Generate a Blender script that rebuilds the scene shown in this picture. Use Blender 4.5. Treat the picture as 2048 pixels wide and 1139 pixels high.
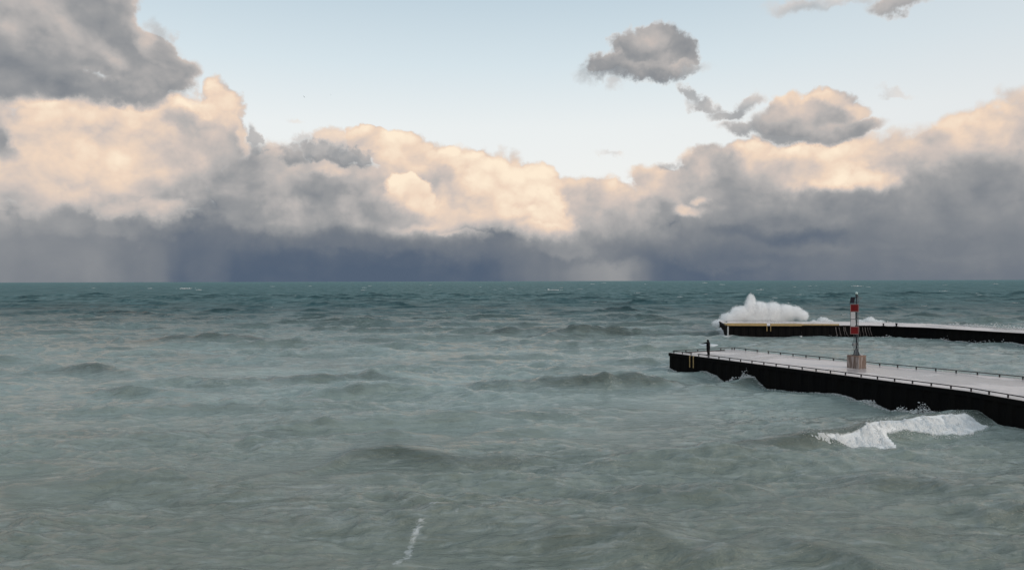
import bpy, bmesh, math, random
import numpy as np
from mathutils import Vector, Matrix

for o in list(bpy.data.objects):
    bpy.data.objects.remove(o, do_unlink=True)
scene = bpy.context.scene
COL = scene.collection
R = math.radians

# ------------------------------------------------------------------ camera
CAM_H = 10.4                                   # drone height above mean water, metres
cam_data = bpy.data.cameras.new('camera')
cam_data.sensor_width = 36.0
cam_data.lens = 26.0
cam_data.clip_start = 0.1
cam_data.clip_end = 100000.0
cam = bpy.data.objects.new('camera', cam_data)
COL.objects.link(cam)
cam.location = (0.0, 0.0, CAM_H)
cam.rotation_mode = 'QUATERNION'
pitch = Matrix.Rotation(R(90.0 - 0.295), 3, 'X')
roll = Matrix.Rotation(R(-0.151), 3, 'Z')
cam.rotation_quaternion = (pitch @ roll).to_quaternion()
scene.camera = cam

# ------------------------------------------------------------------ render / exposure
scene.render.engine = 'CYCLES'
scene.view_settings.view_transform = 'Standard'
scene.view_settings.look = 'None'
scene.view_settings.exposure = 0.0
scene.view_settings.gamma = 1.0
scene.view_settings.use_curve_mapping = False
cy = scene.cycles
cy.use_denoising = True
cy.use_adaptive_sampling = True
cy.adaptive_threshold = 0.006
cy.adaptive_min_samples = 10
cy.max_bounces = 24
cy.diffuse_bounces = 3
cy.glossy_bounces = 3
cy.transmission_bounces = 4
cy.volume_bounces = 24
cy.volume_step_rate = 0.3
cy.volume_max_steps = 512
cy.transparent_max_bounces = 8
cy.caustics_reflective = False
cy.caustics_refractive = False

# ------------------------------------------------------------------ sky
def lin(c):
    """sRGB 0-255 triple to linear rgba"""
    r = []
    for v in c:
        v /= 255.0
        r.append(v / 12.92 if v <= 0.04045 else ((v + 0.055) / 1.055) ** 2.4)
    return (r[0], r[1], r[2], 1.0)

SUN_AZ = 128.0        # degrees clockwise from +Y: a low, veiled sun behind the camera on the right
SUN_EL = 16.0
world = bpy.data.worlds.new('World')
scene.world = world
world.use_nodes = True
wn, wl = world.node_tree.nodes, world.node_tree.links
wn.clear()

class NT:
    """small helper for wiring node trees"""
    def __init__(self, tree):
        self.n, self.l = tree.nodes, tree.links
    def put(self, sock, v):
        if isinstance(v, bpy.types.NodeSocket):
            self.l.new(v, sock)
        elif v is not None:
            sock.default_value = v
    def math(self, op, a, b=None, c=None, clamp=False):
        m = self.n.new('ShaderNodeMath'); m.operation = op; m.use_clamp = clamp
        for i, v in enumerate((a, b, c)):
            self.put(m.inputs[i], v)
        return m.outputs[0]
    def vec(self, op, a, b=None, c=None, scale=None):
        m = self.n.new('ShaderNodeVectorMath'); m.operation = op
        for i, v in enumerate((a, b, c)):
            self.put(m.inputs[i], v)
        if scale is not None:
            self.put(m.inputs['Scale'], scale)
        return m.outputs['Value'] if op in ('DOT_PRODUCT', 'LENGTH', 'DISTANCE') else m.outputs['Vector']
    def comb(self, x, y, z):
        m = self.n.new('ShaderNodeCombineXYZ')
        for i, v in enumerate((x, y, z)):
            self.put(m.inputs[i], v)
        return m.outputs[0]
    def sep(self, v):
        m = self.n.new('ShaderNodeSeparateXYZ'); self.put(m.inputs[0], v)
        return m.outputs
    def noise(self, v, scale, detail=2.0, rough=0.5, lac=2.0, dist=0.0, color=False, kind=None):
        m = self.n.new('ShaderNodeTexNoise'); m.noise_dimensions = '3D'
        if kind: m.noise_type = kind
        self.put(m.inputs['Vector'], v)
        m.inputs['Scale'].default_value = scale
        m.inputs['Detail'].default_value = detail
        m.inputs['Roughness'].default_value = rough
        m.inputs['Lacunarity'].default_value = lac
        m.inputs['Distortion'].default_value = dist
        return m.outputs['Color'] if color else m.outputs[0]
    def voronoi(self, v, scale, feature='SMOOTH_F1', smooth=0.6, detail=0.0, out='Distance'):
        m = self.n.new('ShaderNodeTexVoronoi'); m.feature = feature
        self.put(m.inputs['Vector'], v); m.inputs['Scale'].default_value = scale
        if 'Detail' in m.inputs: m.inputs['Detail'].default_value = detail
        if feature == 'SMOOTH_F1': m.inputs['Smoothness'].default_value = smooth
        return m.outputs[out]
    def range(self, v, a, b, c=0.0, d=1.0, smooth=True):
        m = self.n.new('ShaderNodeMapRange')
        m.interpolation_type = 'SMOOTHSTEP' if smooth else 'LINEAR'
        for i, x in enumerate((v, a, b, c, d)):
            self.put(m.inputs[i], x)
        return m.outputs[0]
    def mixf(self, f, a, b):
        m = self.n.new('ShaderNodeMix'); m.data_type = 'FLOAT'
        self.put(m.inputs[0], f); self.put(m.inputs[2], a); self.put(m.inputs[3], b)
        return m.outputs[0]
    def mixc(self, f, a, b, blend='MIX'):
        m = self.n.new('ShaderNodeMix'); m.data_type = 'RGBA'; m.blend_type = blend
        self.put(m.inputs[0], f); self.put(m.inputs[6], a); self.put(m.inputs[7], b)
        return m.outputs[2]
    def ramp(self, f, stops, interp='LINEAR'):
        m = self.n.new('ShaderNodeValToRGB'); cr = m.color_ramp
        cr.interpolation = interp
        while len(cr.elements) > 1: cr.elements.remove(cr.elements[-1])
        cr.elements[0].position = stops[0][0]; cr.elements[0].color = stops[0][1]
        for p, c in stops[1:]:
            e = cr.elements.new(p); e.color = c
        self.put(m.inputs[0], f)
        return m.outputs[0]

# cloud puffs, back to front: azimuth, elevation, half width, half height (degrees),
# edge softness, brightness, brightness change across and up, opacity, edge kind, tilt
PUFFS = [
    (-12.73, 2.17, 15.48, 3.4, 0.9, 0.135, 0, 0.08, 1, 0, 0),
    (-34.7, 2.05, 7.86, 4.14, 0.45, 0.4, 0.0, 0.02, 1, 0, 0),
    (-29.71, 1.47, 2.63, 3.7, 0.7, 0.37, 0, 0.02, 0.8, 0, -6),
    (-27.17, 1.16, 1.23, 3.79, 0.9, 0.3, 0, 0, 0.6, 0, -8),
    (-22.71, 1.72, 1.65, 3.93, 0.9, 0.22, 0, 0, 0.75, 0, -6),
    (-17.42, 1.58, 2.12, 2.96, 0.9, 0.09, 0, 0, 0.6, 0, -6),
    (-4.79, 1.23, 2.69, 2.7, 0.9, 0.1, 0, 0, 0.6, 0, 0),
    (2.56, 1.22, 3.87, 2.71, 0.8, 0.26, 0, 0, 0.85, 0, 0),
    (4.87, 1.21, 2.31, 2.7, 0.8, 0.4, 0, 0, 0.85, 0, 5),
    (8.12, 1.38, 2.66, 2.88, 0.8, 0.5, 0, 0, 0.9, 0, -6),
    (13.17, 0.97, 3.67, 2.26, 0.9, 0.12, 0, 0, 0.9, 0, 0),
    (21.28, 1.45, 4.71, 2.53, 0.8, 0.19, 0, 0, 0.9, 0, 0),
    (29.48, 2.0, 9.69, 4.05, 0.6, 0.24, 0, 0.02, 1, 0, 0),
    (35.78, 2.47, 5.1, 4.4, 0.6, 0.28, 0, 0.02, 1, 0, 0),
    (-29.12, 8.36, 9.76, 5.08, 0.1, 0.74, 0.0, 0.06, 1, 1, 0),
    (-31.43, 11.38, 4.79, 1.32, 0.3, 0.8, 0, 0.04, 1, 1, 0),
    (-25.14, 12.04, 3.49, 1.4, 0.3, 0.82, 0, 0.04, 1, 1, 0),
    (-15.28, 6.06, 9.37, 3.55, 0.14, 0.55, 0.02, 0.14, 1, 1, 0),
    (-4.79, 6.42, 7.69, 3.67, 0.1, 0.72, 0.0, 0.08, 1, 1, 0),
    (6.79, 4.84, 6.49, 2.77, 0.14, 0.62, 0, 0.12, 1, 1, 0),
    (17.14, 4.82, 8.14, 4.07, 0.14, 0.46, 0, 0.16, 1, 1, 0),
    (27.07, 5.49, 10.14, 4.14, 0.12, 0.5, 0, 0.16, 1, 1, 0),
    (35.01, 5.97, 6.76, 5.24, 0.12, 0.56, 0, 0.18, 1, 1, 0),
    (35.01, 9.24, 3.9, 2.38, 0.16, 0.75, 0, 0.12, 1, 1, 0),
    (32.33, 9.86, 2.63, 1.57, 0.18, 0.78, 0, 0.1, 1, 1, 0),
    (30.35, 8.93, 2.16, 1.4, 0.2, 0.8, -0.04, 0.1, 1, 1, 0),
    (29.48, 9.5, 1.32, 0.88, 0.5, 0.6, 0.04, 0.1, 0.8, 1, 0),
    (32.33, 8.26, 2.63, 1.11, 0.5, 0.66, 0, 0.12, 0.8, 1, 0),
    (34.75, 7.25, 2.88, 1.43, 0.5, 0.6, 0, 0.12, 0.8, 1, 0),
    (17.84, 9.15, 2.63, 1.4, 0.12, 0.86, 0, 0.08, 1, 1, 0),
    (21.28, 8.07, 4.71, 1.99, 0.16, 0.73, 0.02, 0.1, 1, 1, 0),
    (24.24, 8.24, 4.19, 2.05, 0.2, 0.77, 0, 0.06, 1, 1, 0),
    (27.38, 8.19, 2.44, 1.72, 0.25, 0.7, 0, 0.08, 1, 1, 0),
    (19.92, 9.39, 1.71, 0.8, 0.4, 0.92, 0, 0.0, 0.8, 1, 0),
    (23.27, 7.43, 2.94, 1.07, 0.4, 0.92, 0, 0.0, 0.85, 1, 0),
    (26.3, 6.63, 1.56, 0.83, 0.4, 0.88, 0, 0, 0.85, 1, 0),
    (19.92, 7.79, 2.26, 1.17, -0.6, 0.68, 0, 0, 0.8, 1, 0),
    (25.52, 9.01, 2.84, 0.77, 0.6, 0.76, 0, 0.0, 0.6, 1, 0),
    (15.35, 8.18, 2.59, 1.94, 0.12, 0.56, 0.03, 0.16, 1, 1, 0),
    (18.19, 6.97, 2.1, 1.25, 0.4, 0.52, 0.02, 0.12, 0.9, 1, 0),
    (11.5, 7.13, 2.79, 1.75, 0.14, 0.68, 0.02, 0.14, 1, 1, 0),
    (13.72, 7.32, 2.19, 1.51, 0.3, 0.58, 0.03, 0.14, 0.9, 1, 0),
    (10.2, 8.18, 1.28, 0.53, 0.5, 0.74, 0, 0.05, 0.7, 2, 0),
    (12.25, 8.85, 0.96, 0.38, 0.6, 0.56, 0, 0.05, 0.75, 2, 0),
    (22.61, 5.17, 6.27, 1.36, 0.4, 0.42, 0, 0.12, 1, 1, 0),
    (14.26, 4.89, 4.73, 1.88, 0.45, 0.46, 0, 0.14, 0.9, 1, 0),
    (18.54, 4.96, 3.83, 1.47, 0.5, 0.4, 0, 0.1, 0.85, 1, 0),
    (30.06, 6.49, 2.47, 1.07, 0.5, 0.44, 0.02, 0.14, 0.9, 1, 0),
    (33.15, 5.95, 3.26, 1.56, 0.6, 0.46, 0, 0.12, 0.8, 1, 0),
    (31.49, 4.26, 5.35, 2.05, 0.5, 0.4, 0, 0.1, 0.9, 1, 0),
    (30.92, 5.28, 2.57, 0.86, 0.7, 0.36, 0, 0.06, 0.7, 1, 0),
    (26.15, 4.15, 4.99, 1.56, 0.5, 0.38, 0, 0.1, 0.9, 1, 0),
    (34.75, 3.78, 3.14, 2.86, 0.7, 0.38, 0, 0.04, 0.8, 1, 0),
    (13.9, 3.1, 6.21, 1.5, 0.5, 0.32, 0, 0.12, 0.9, 1, 0),
    (21.95, 2.51, 8.0, 1.15, 0.7, 0.3, 0, 0.06, 0.8, 1, 0),
    (16.78, 3.65, 2.13, 0.59, 0.6, 0.22, 0, 0.08, 0.75, 1, 0),
    (20.94, 3.26, 2.53, 0.58, 0.6, 0.14, 0, 0.1, 0.75, 1, 0),
    (23.27, 2.91, 1.31, 0.36, 0.7, 0.12, 0, 0.05, 0.6, 1, 0),
    (30.06, 1.99, 6.38, 1.34, 0.8, 0.31, 0, 0.02, 0.8, 1, 0),
    (17.14, 2.05, 8.14, 0.67, 0.8, 0.2, 0, 0.05, 0.7, 1, 0),
    (24.24, 2.11, 4.19, 0.35, 0.8, 0.35, 0, 0.06, 0.5, 1, 0),
    (28.89, 1.51, 5.35, 0.34, 0.8, 0.32, 0, 0.06, 0.4, 1, 0),
    (10.57, 2.13, 4.12, 0.76, 0.8, 0.18, 0, 0.05, 0.7, 1, 0),
    (13.39, 5.06, 1.1, 0.53, 0.5, 0.8, -0.03, 0.05, 0.85, 1, 0),
    (14.45, 5.93, 0.54, 0.26, 0.7, 0.78, 0, 0, 0.7, 1, 0),
    (12.98, 5.37, 0.51, 0.53, 0.6, 0.74, 0, 0, 0.6, 1, 0),
    (6.4, 6.71, 3.63, 1.08, 0.16, 0.74, 0, 0.1, 1, 1, 0),
    (8.5, 6.45, 1.89, 0.84, 0.3, 0.76, 0, 0.1, 0.9, 1, 0),
    (4.1, 6.78, 2.12, 1.16, 0.2, 0.8, 0, 0.08, 1, 1, 0),
    (5.25, 5.81, 1.0, 0.39, 0.5, 0.84, 0.0, 0.06, 0.8, 1, 0),
    (7.93, 5.21, 2.28, 0.69, 0.6, 0.66, 0, 0.08, 0.7, 1, 0),
    (5.64, 4.85, 4.22, 1.7, 0.4, 0.64, 0, 0.1, 0.9, 1, 0),
    (8.31, 3.87, 3.41, 1.53, 0.5, 0.58, 0, 0.12, 0.9, 1, 0),
    (1.39, 7.68, 2.25, 1.32, 0.14, 0.82, 0, 0.1, 1, 1, 0),
    (-2.67, 8.06, 2.9, 1.86, 0.1, 0.86, 0.02, 0.06, 1, 1, 0),
    (-5.94, 8.87, 2.3, 1.77, 0.1, 0.82, 0.03, 0.08, 1, 1, 0),
    (-8.42, 9.76, 2.35, 1.53, 0.1, 0.8, 0.03, 0.08, 1, 1, 0),
    (-10.87, 10.43, 1.79, 1.29, 0.1, 0.8, 0.02, 0.08, 1, 1, 0),
    (-13.83, 10.33, 1.9, 0.98, 0.18, 0.76, 0, 0.1, 0.9, 1, 0),
    (-12.73, 9.82, 2.21, 0.91, 0.4, 0.74, 0, 0.06, 0.8, 1, 0),
    (-5.94, 8.3, 1.99, 0.62, 0.5, 0.64, -0.04, 0.1, 0.8, 1, 0),
    (-8.61, 8.15, 2.65, 0.69, 0.5, 0.72, 0, 0.08, 0.8, 1, 0),
    (-12.36, 7.99, 4.07, 1.29, 0.4, 0.62, 0, 0.1, 0.9, 1, 0),
    (-17.95, 7.98, 2.45, 1.92, 0.2, 0.62, 0, 0.12, 1, 1, 0),
    (-18.47, 6.51, 3.31, 2.2, 0.4, 0.56, 0.0, 0.12, 0.9, 1, 0),
    (-16.0, 7.14, 2.86, 1.49, 0.5, 0.6, 0, 0.1, 0.8, 1, 0),
    (-13.64, 6.84, 2.34, 1.73, -0.45, 0.46, 0.03, 0.14, 0.9, 1, 0),
    (-14.55, 5.33, 2.54, 0.97, 0.6, 0.46, 0, 0.1, 0.8, 1, 0),
    (-14.55, 9.68, 2.25, 0.67, 0.3, 0.52, 0.05, 0.08, 0.95, 2, 0),
    (-12.17, 9.4, 1.85, 0.64, 0.3, 0.52, 0.05, 0.06, 0.95, 2, 0),
    (-16.78, 9.29, 0.92, 0.74, 0.35, 0.56, 0, 0.08, 0.9, 2, 0),
    (-16.0, 10.23, 0.79, 0.37, 0.5, 0.6, 0, 0.06, 0.6, 2, 0),
    (-14.01, 8.38, 2.19, 0.34, 0.6, 0.78, 0, 0.0, 0.6, 1, 0),
    (0.23, 6.04, 3.87, 2.79, 0.1, 0.8, 0.02, 0.05, 1, 1, 0),
    (-1.51, 6.81, 2.9, 1.94, 0.4, 0.88, 0, 0.02, 0.9, 1, 0),
    (2.75, 5.65, 1.93, 1.47, 0.12, 0.86, 0.02, 0.06, 1, 1, 0),
    (3.91, 4.29, 1.77, 1.16, 0.2, 0.8, 0.0, 0.08, 1, 1, 0),
    (-0.54, 4.51, 3.49, 1.32, -0.2, 0.79, 0, 0.08, 1, 1, 0),
    (2.17, 3.84, 2.32, 0.77, -0.2, 0.82, 0, 0.08, 1, 1, 0),
    (0.62, 4.89, 1.39, 0.77, 0.6, 0.76, -0.05, 0.05, 0.6, 1, 0),
    (-2.28, 4.51, 1.16, 0.85, 0.6, 0.74, -0.04, 0.06, 0.6, 1, 0),
    (-0.54, 5.85, 2.32, 1.16, 0.7, 0.95, 0, 0, 0.8, 1, 0),
    (-3.64, 5.47, 3.09, 2.13, 0.3, 0.78, -0.02, 0.06, 1, 1, 0),
    (-4.6, 6.8, 1.15, 1.24, -0.6, 0.7, -0.04, 0.06, 0.8, 1, 0),
    (-3.25, 6.04, 1.0, 0.7, -0.6, 0.68, 0, 0.06, 0.8, 1, 0),
    (-7.66, 6.5, 2.36, 1.77, -0.14, 0.87, 0.0, 0.08, 1, 1, 0),
    (-6.33, 5.26, 2.68, 1.54, 0.4, 0.86, 0, 0.1, 0.9, 1, 0),
    (-4.6, 4.12, 3.27, 1.31, 0.3, 0.72, 0, 0.12, 0.95, 1, 0),
    (3.91, 2.68, 2.12, 0.93, 0.18, 0.72, -0.04, 0.1, 1, 1, 0),
    (5.06, 2.36, 1.15, 0.69, 0.25, 0.74, -0.04, 0.06, 0.9, 1, 0),
    (1.78, 2.96, 2.32, 0.46, 0.4, 0.6, 0, 0.1, 0.8, 1, 0),
    (3.71, 3.45, 1.31, 0.62, 0.5, 0.78, 0, 0.06, 0.8, 1, 0),
    (-8.61, 4.67, 3.6, 1.3, 0.4, 0.6, 0, 0.14, 0.9, 1, 0),
    (-11.24, 5.02, 2.98, 1.52, -0.5, 0.52, 0, 0.12, 0.85, 1, 0),
    (-6.33, 3.54, 3.06, 0.85, 0.22, 0.66, 0, 0.14, 0.95, 1, 0),
    (-3.64, 3.16, 2.01, 0.58, -0.2, 0.72, 0, 0.1, 1, 1, 0),
    (-8.23, 3.53, 2.66, 0.61, 0.4, 0.52, 0, 0.12, 0.8, 1, 0),
    (-16.0, 4.56, 4.3, 1.27, 0.5, 0.5, 0, 0.14, 0.85, 1, 0),
    (-19.16, 4.85, 3.11, 1.46, 0.5, 0.48, 0, 0.14, 0.85, 1, 0),
    (-12.73, 3.94, 3.32, 0.91, 0.4, 0.48, 0, 0.16, 0.85, 1, 0),
    (-17.42, 3.72, 2.12, 0.55, 0.45, 0.44, 0, 0.16, 0.8, 1, 0),
    (-21.04, 4.44, 1.86, 0.87, 0.5, 0.4, 0, 0.14, 0.8, 1, 0),
    (-19.51, 4.05, 1.38, 0.44, 0.5, 0.5, 0.02, 0.1, 0.7, 1, 0),
    (-21.55, 4.86, 1.01, 0.43, 0.5, 0.46, 0.02, 0.1, 0.7, 1, 0),
    (-17.42, 4.38, 1.2, 0.37, 0.6, 0.54, 0.0, 0.1, 0.6, 1, 0),
    (-15.28, 3.24, 2.16, 0.37, 0.6, 0.34, 0, 0.14, 0.7, 1, 0),
    (-13.39, 2.69, 1.03, 0.3, 0.5, 0.56, 0, 0.06, 0.8, 1, 0),
    (-16.35, 2.78, 0.93, 0.3, 0.7, 0.26, 0, 0.05, 0.6, 1, 0),
    (-17.42, 3.06, 6.7, 0.81, 0.9, 0.24, 0, 0.05, 0.75, 1, 0),
    (-12.36, 2.89, 4.44, 0.61, 0.9, 0.22, 0, 0.05, 0.7, 1, 0),
    (-6.71, 2.69, 4.2, 0.46, 0.9, 0.22, 0, 0.05, 0.65, 1, 0),
    (-22.21, 3.62, 2.99, 0.65, 0.9, 0.26, 0, 0.05, 0.7, 1, 0),
    (-0.54, 2.54, 5.04, 1.16, 0.9, 0.33, 0, 0.08, 0.9, 1, 0),
    (-5.56, 2.54, 4.22, 0.54, 0.9, 0.28, 0, 0.05, 0.7, 1, 0),
    (7.93, 2.34, 4.18, 0.77, 0.9, 0.34, 0, 0.04, 0.7, 1, 0),
    (-21.38, 12.36, 1.55, 1.8, 0.1, 0.83, 0.02, 0.08, 1, 1, 0),
    (-20.87, 10.66, 1.15, 1.88, 0.1, 0.8, 0.04, 0.04, 1, 1, 0),
    (-23.2, 10.33, 2.95, 3.03, 0.12, 0.79, 0.02, 0.06, 1, 1, 0),
    (-23.53, 12.29, 2.02, 0.85, 0.3, 0.95, 0, 0.02, 0.9, 1, 0),
    (-31.99, 10.53, 2.79, 1.64, 0.14, 0.87, 0, 0.04, 1, 1, 0),
    (-33.1, 8.83, 2.99, 2.27, 0.3, 0.84, 0, 0.04, 1, 1, 0),
    (-30.58, 9.06, 2.87, 2.0, 0.4, 0.8, 0, 0.04, 0.9, 1, 0),
    (-27.17, 9.35, 2.76, 2.07, 0.4, 0.78, 0, 0.04, 0.9, 1, 0),
    (-26.39, 8.05, 1.87, 1.25, 0.6, 0.92, 0, 0.0, 0.85, 1, 0),
    (-28.83, 7.38, 3.57, 1.53, 0.5, 0.78, 0, 0.06, 0.9, 1, 0),
    (-32.82, 6.62, 3.28, 1.79, 0.5, 0.76, 0, 0.06, 0.9, 1, 0),
    (-22.71, 10.78, 2.77, 0.93, -0.4, 0.62, 0.02, 0.1, 0.9, 1, -28),
    (-22.05, 8.84, 2.66, 2.37, -0.35, 0.6, 0.0, 0.1, 0.95, 1, 0),
    (-23.2, 6.85, 3.44, 1.96, -0.45, 0.6, 0, 0.12, 0.95, 1, 0),
    (-20.53, 7.86, 1.77, 2.61, -0.35, 0.56, 0, 0.1, 0.95, 1, 0),
    (-24.66, 7.64, 1.6, 1.41, 0.6, 0.74, -0.04, 0.04, 0.7, 1, 0),
    (-20.09, 9.84, 0.51, 1.53, 0.25, 0.84, 0.03, 0.05, 0.8, 1, 0),
    (-19.3, 9.95, 0.48, 0.95, 0.35, 0.58, 0, 0.05, 0.85, 2, 0),
    (-29.12, 9.35, 0.77, 0.51, 0.8, 0.74, 0, 0, 0.6, 1, 0),
    (-31.15, 6.24, 1.7, 0.66, 0.7, 0.72, 0, 0.05, 0.6, 1, 0),
    (-30.0, 5.08, 5.81, 1.07, 0.25, 0.74, 0, 0.16, 1, 1, 0),
    (-33.64, 5.76, 2.42, 1.1, 0.4, 0.72, 0, 0.1, 0.9, 1, 0),
    (-26.39, 4.97, 2.8, 0.97, 0.25, 0.7, 0, 0.16, 1, 1, 0),
    (-24.18, 4.88, 1.29, 0.78, 0.3, 0.6, 0, 0.14, 0.9, 1, 0),
    (-31.43, 4.75, 1.41, 0.46, 0.6, 0.62, 0, 0.14, 0.7, 1, 0),
    (-28.83, 4.26, 3.27, 0.34, 0.6, 0.52, 0, 0.12, 0.7, 1, 0),
    (-33.1, 4.51, 3.26, 0.71, 0.6, 0.5, 0, 0.14, 0.7, 1, 0),
    (-34.57, 9.15, 0.84, 1.28, 0.3, 0.54, 0.02, 0.06, 1, 1, 0),
    (-34.17, 8.09, 0.53, 0.58, 0.5, 0.6, 0.02, 0.06, 0.8, 1, 0),
    (-31.43, 3.7, 4.79, 0.53, 0.9, 0.44, 0, 0.04, 0.75, 1, 0),
    (-26.08, 3.87, 2.81, 0.49, 0.9, 0.36, 0, 0.04, 0.7, 1, 0),
    (-24.82, 9.18, 1.28, 0.91, 0.7, 0.72, 0, 0.06, 0.7, 1, 0),
    (-30.87, 7.73, 1.43, 0.86, 0.7, 0.76, 0, 0.06, 0.6, 1, 0),
    (-27.93, 5.75, 1.81, 0.75, 0.7, 0.68, 0, 0.08, 0.6, 1, 0),
    (-33.1, 7.55, 1.09, 0.71, 0.7, 0.78, 0, 0.06, 0.6, 1, 0),
    (-34.17, 6.04, 1.33, 0.71, 0.7, 0.66, 0, 0.06, 0.6, 1, 0),
    (-33.1, 16.24, 6.8, 4.22, 0.1, 0.51, 0.0, 0.05, 1, 1, 0),
    (-29.42, 17.76, 3.23, 2.53, 0.1, 0.51, 0.02, 0.04, 1, 1, 0),
    (-26.86, 15.3, 2.62, 2.49, 0.1, 0.51, 0.03, 0.08, 1, 1, 0),
    (-24.66, 14.25, 1.86, 1.2, 0.14, 0.54, 0.02, 0.12, 1, 1, 0),
    (-25.52, 17.01, 0.57, 0.84, 0.6, 0.6, 0, 0.1, 0.6, 2, 0),
    (-24.66, 16.7, 0.38, 0.49, 0.7, 0.62, 0, 0.1, 0.5, 2, 0),
    (-26.21, 16.41, 0.62, 1.04, 0.6, 0.74, 0.04, 0.04, 0.7, 1, 0),
    (-25.77, 15.44, 0.94, 0.56, 0.7, 0.64, 0, 0.0, 0.6, 1, 0),
    (-31.99, 13.04, 4.46, 1.38, 0.2, 0.46, 0, 0.12, 1, 1, 0),
    (-27.93, 13.17, 3.93, 1.03, 0.25, 0.45, 0, 0.12, 1, 1, 0),
    (-34.17, 12.59, 2.65, 1.47, 0.25, 0.46, 0, 0.1, 1, 1, 0),
    (-25.14, 13.47, 1.9, 0.56, 0.4, 0.48, 0, 0.1, 0.9, 1, 0),
    (-33.37, 16.79, 3.24, 1.62, 0.8, 0.62, 0, 0.04, 0.8, 1, 0),
    (-30.0, 15.66, 3.2, 1.01, 0.8, 0.54, 0, 0.0, 0.7, 1, 0),
    (-28.35, 14.79, 0.72, 0.51, 0.8, 0.64, 0, 0, 0.6, 1, 0),
    (-33.1, 14.12, 3.26, 0.91, 0.8, 0.46, 0, 0, 0.7, 1, 0),
    (-25.14, 15.19, 0.95, 0.91, 0.7, 0.5, 0, 0.0, 0.6, 1, 0),
    (10.57, 16.51, 3.44, 1.75, 0.14, 0.47, 0.03, 0.12, 1, 2, 0),
    (11.02, 17.7, 1.64, 1.06, 0.16, 0.51, 0.02, 0.08, 1, 2, 0),
    (9.07, 17.11, 1.89, 0.99, 0.2, 0.49, 0.02, 0.1, 1, 2, 0),
    (13.24, 16.59, 1.17, 1.28, 0.18, 0.5, 0.04, 0.08, 1, 2, 0),
    (7.36, 16.12, 1.98, 0.85, 0.25, 0.52, 0.0, 0.12, 1, 2, 0),
    (10.01, 15.55, 4.21, 0.69, 0.4, 0.48, 0, 0.1, 0.95, 2, 0),
    (12.8, 15.5, 1.69, 0.53, 0.4, 0.52, 0, 0.1, 0.9, 2, 0),
    (8.12, 14.74, 0.68, 0.54, 0.7, 0.58, 0, 0.0, 0.55, 2, 0),
    (5.64, 15.47, 0.61, 0.62, 0.7, 0.6, 0, 0.0, 0.5, 2, 0),
    (13.35, 13.78, 1.25, 0.34, 0.5, 0.54, 0, 0, 0.8, 2, -42),
    (14.63, 12.74, 1.31, 0.37, 0.5, 0.54, 0, 0, 0.85, 2, -18),
    (16.25, 12.18, 1.29, 0.37, 0.5, 0.54, 0, 0, 0.85, 2, 10),
    (17.66, 12.79, 1.2, 0.52, 0.5, 0.58, 0, 0.05, 0.8, 2, 20),
    (17.31, 11.15, 1.62, 0.59, 0.4, 0.58, 0, 0.1, 0.9, 2, 0),
    (23.27, 12.4, 2.16, 1.21, 0.1, 0.84, 0.0, 0.05, 1, 1, 0),
    (24.56, 11.63, 1.28, 0.92, 0.14, 0.84, 0.0, 0.06, 1, 1, 0),
    (20.43, 12.34, 1.56, 1.02, 0.16, 0.64, 0.02, 0.12, 1, 1, 0),
    (21.61, 11.44, 3.35, 1.37, -0.25, 0.54, 0.02, 0.14, 1, 1, 0),
    (24.56, 10.51, 2.31, 0.78, 0.18, 0.56, 0.02, 0.12, 1, 1, 0),
    (22.28, 10.46, 3.98, 0.65, 0.3, 0.5, 0, 0.1, 0.95, 1, 0),
    (19.23, 11.2, 1.38, 0.73, 0.3, 0.58, 0, 0.1, 0.95, 1, 0),
    (27.69, 18.46, 1.88, 0.62, 0.35, 0.58, 0, 0.1, 0.95, 2, 0),
    (21.61, 19.14, 2.01, 0.5, 0.6, 0.64, 0, 0.1, 0.65, 2, 0),
    (24.24, 19.04, 1.93, 0.28, 0.6, 0.64, 0, 0.1, 0.55, 2, 0),
    (27.14, 12.83, 0.92, 0.21, 0.8, 0.6, 0, 0, 0.4, 2, -20),
    (7.78, 9.81, 0.61, 0.19, 0.8, 0.64, 0, 0, 0.4, 2, 0),
    (-16.5, 11.57, 0.5, 0.19, 0.8, 0.7, 0, 0, 0.3, 2, 0),
    (-40.96, 7.7, 5.74, 4.1, 0.15, 0.84, 0.02, 0.08, 1, 1, 0),
    (-42.47, 12.52, 5.48, 3.71, 0.15, 0.52, 0, 0.12, 1, 1, 0),
    (-40.74, 4.25, 6.67, 1.76, 0.3, 0.6, 0, 0.14, 1, 1, 0),
    (41.45, 6.6, 5.66, 3.78, 0.2, 0.7, 0, 0.12, 1, 1, 0),
    (42.52, 3.65, 6.31, 2.86, 0.4, 0.4, 0, 0.12, 1, 1, 0)
]

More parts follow.
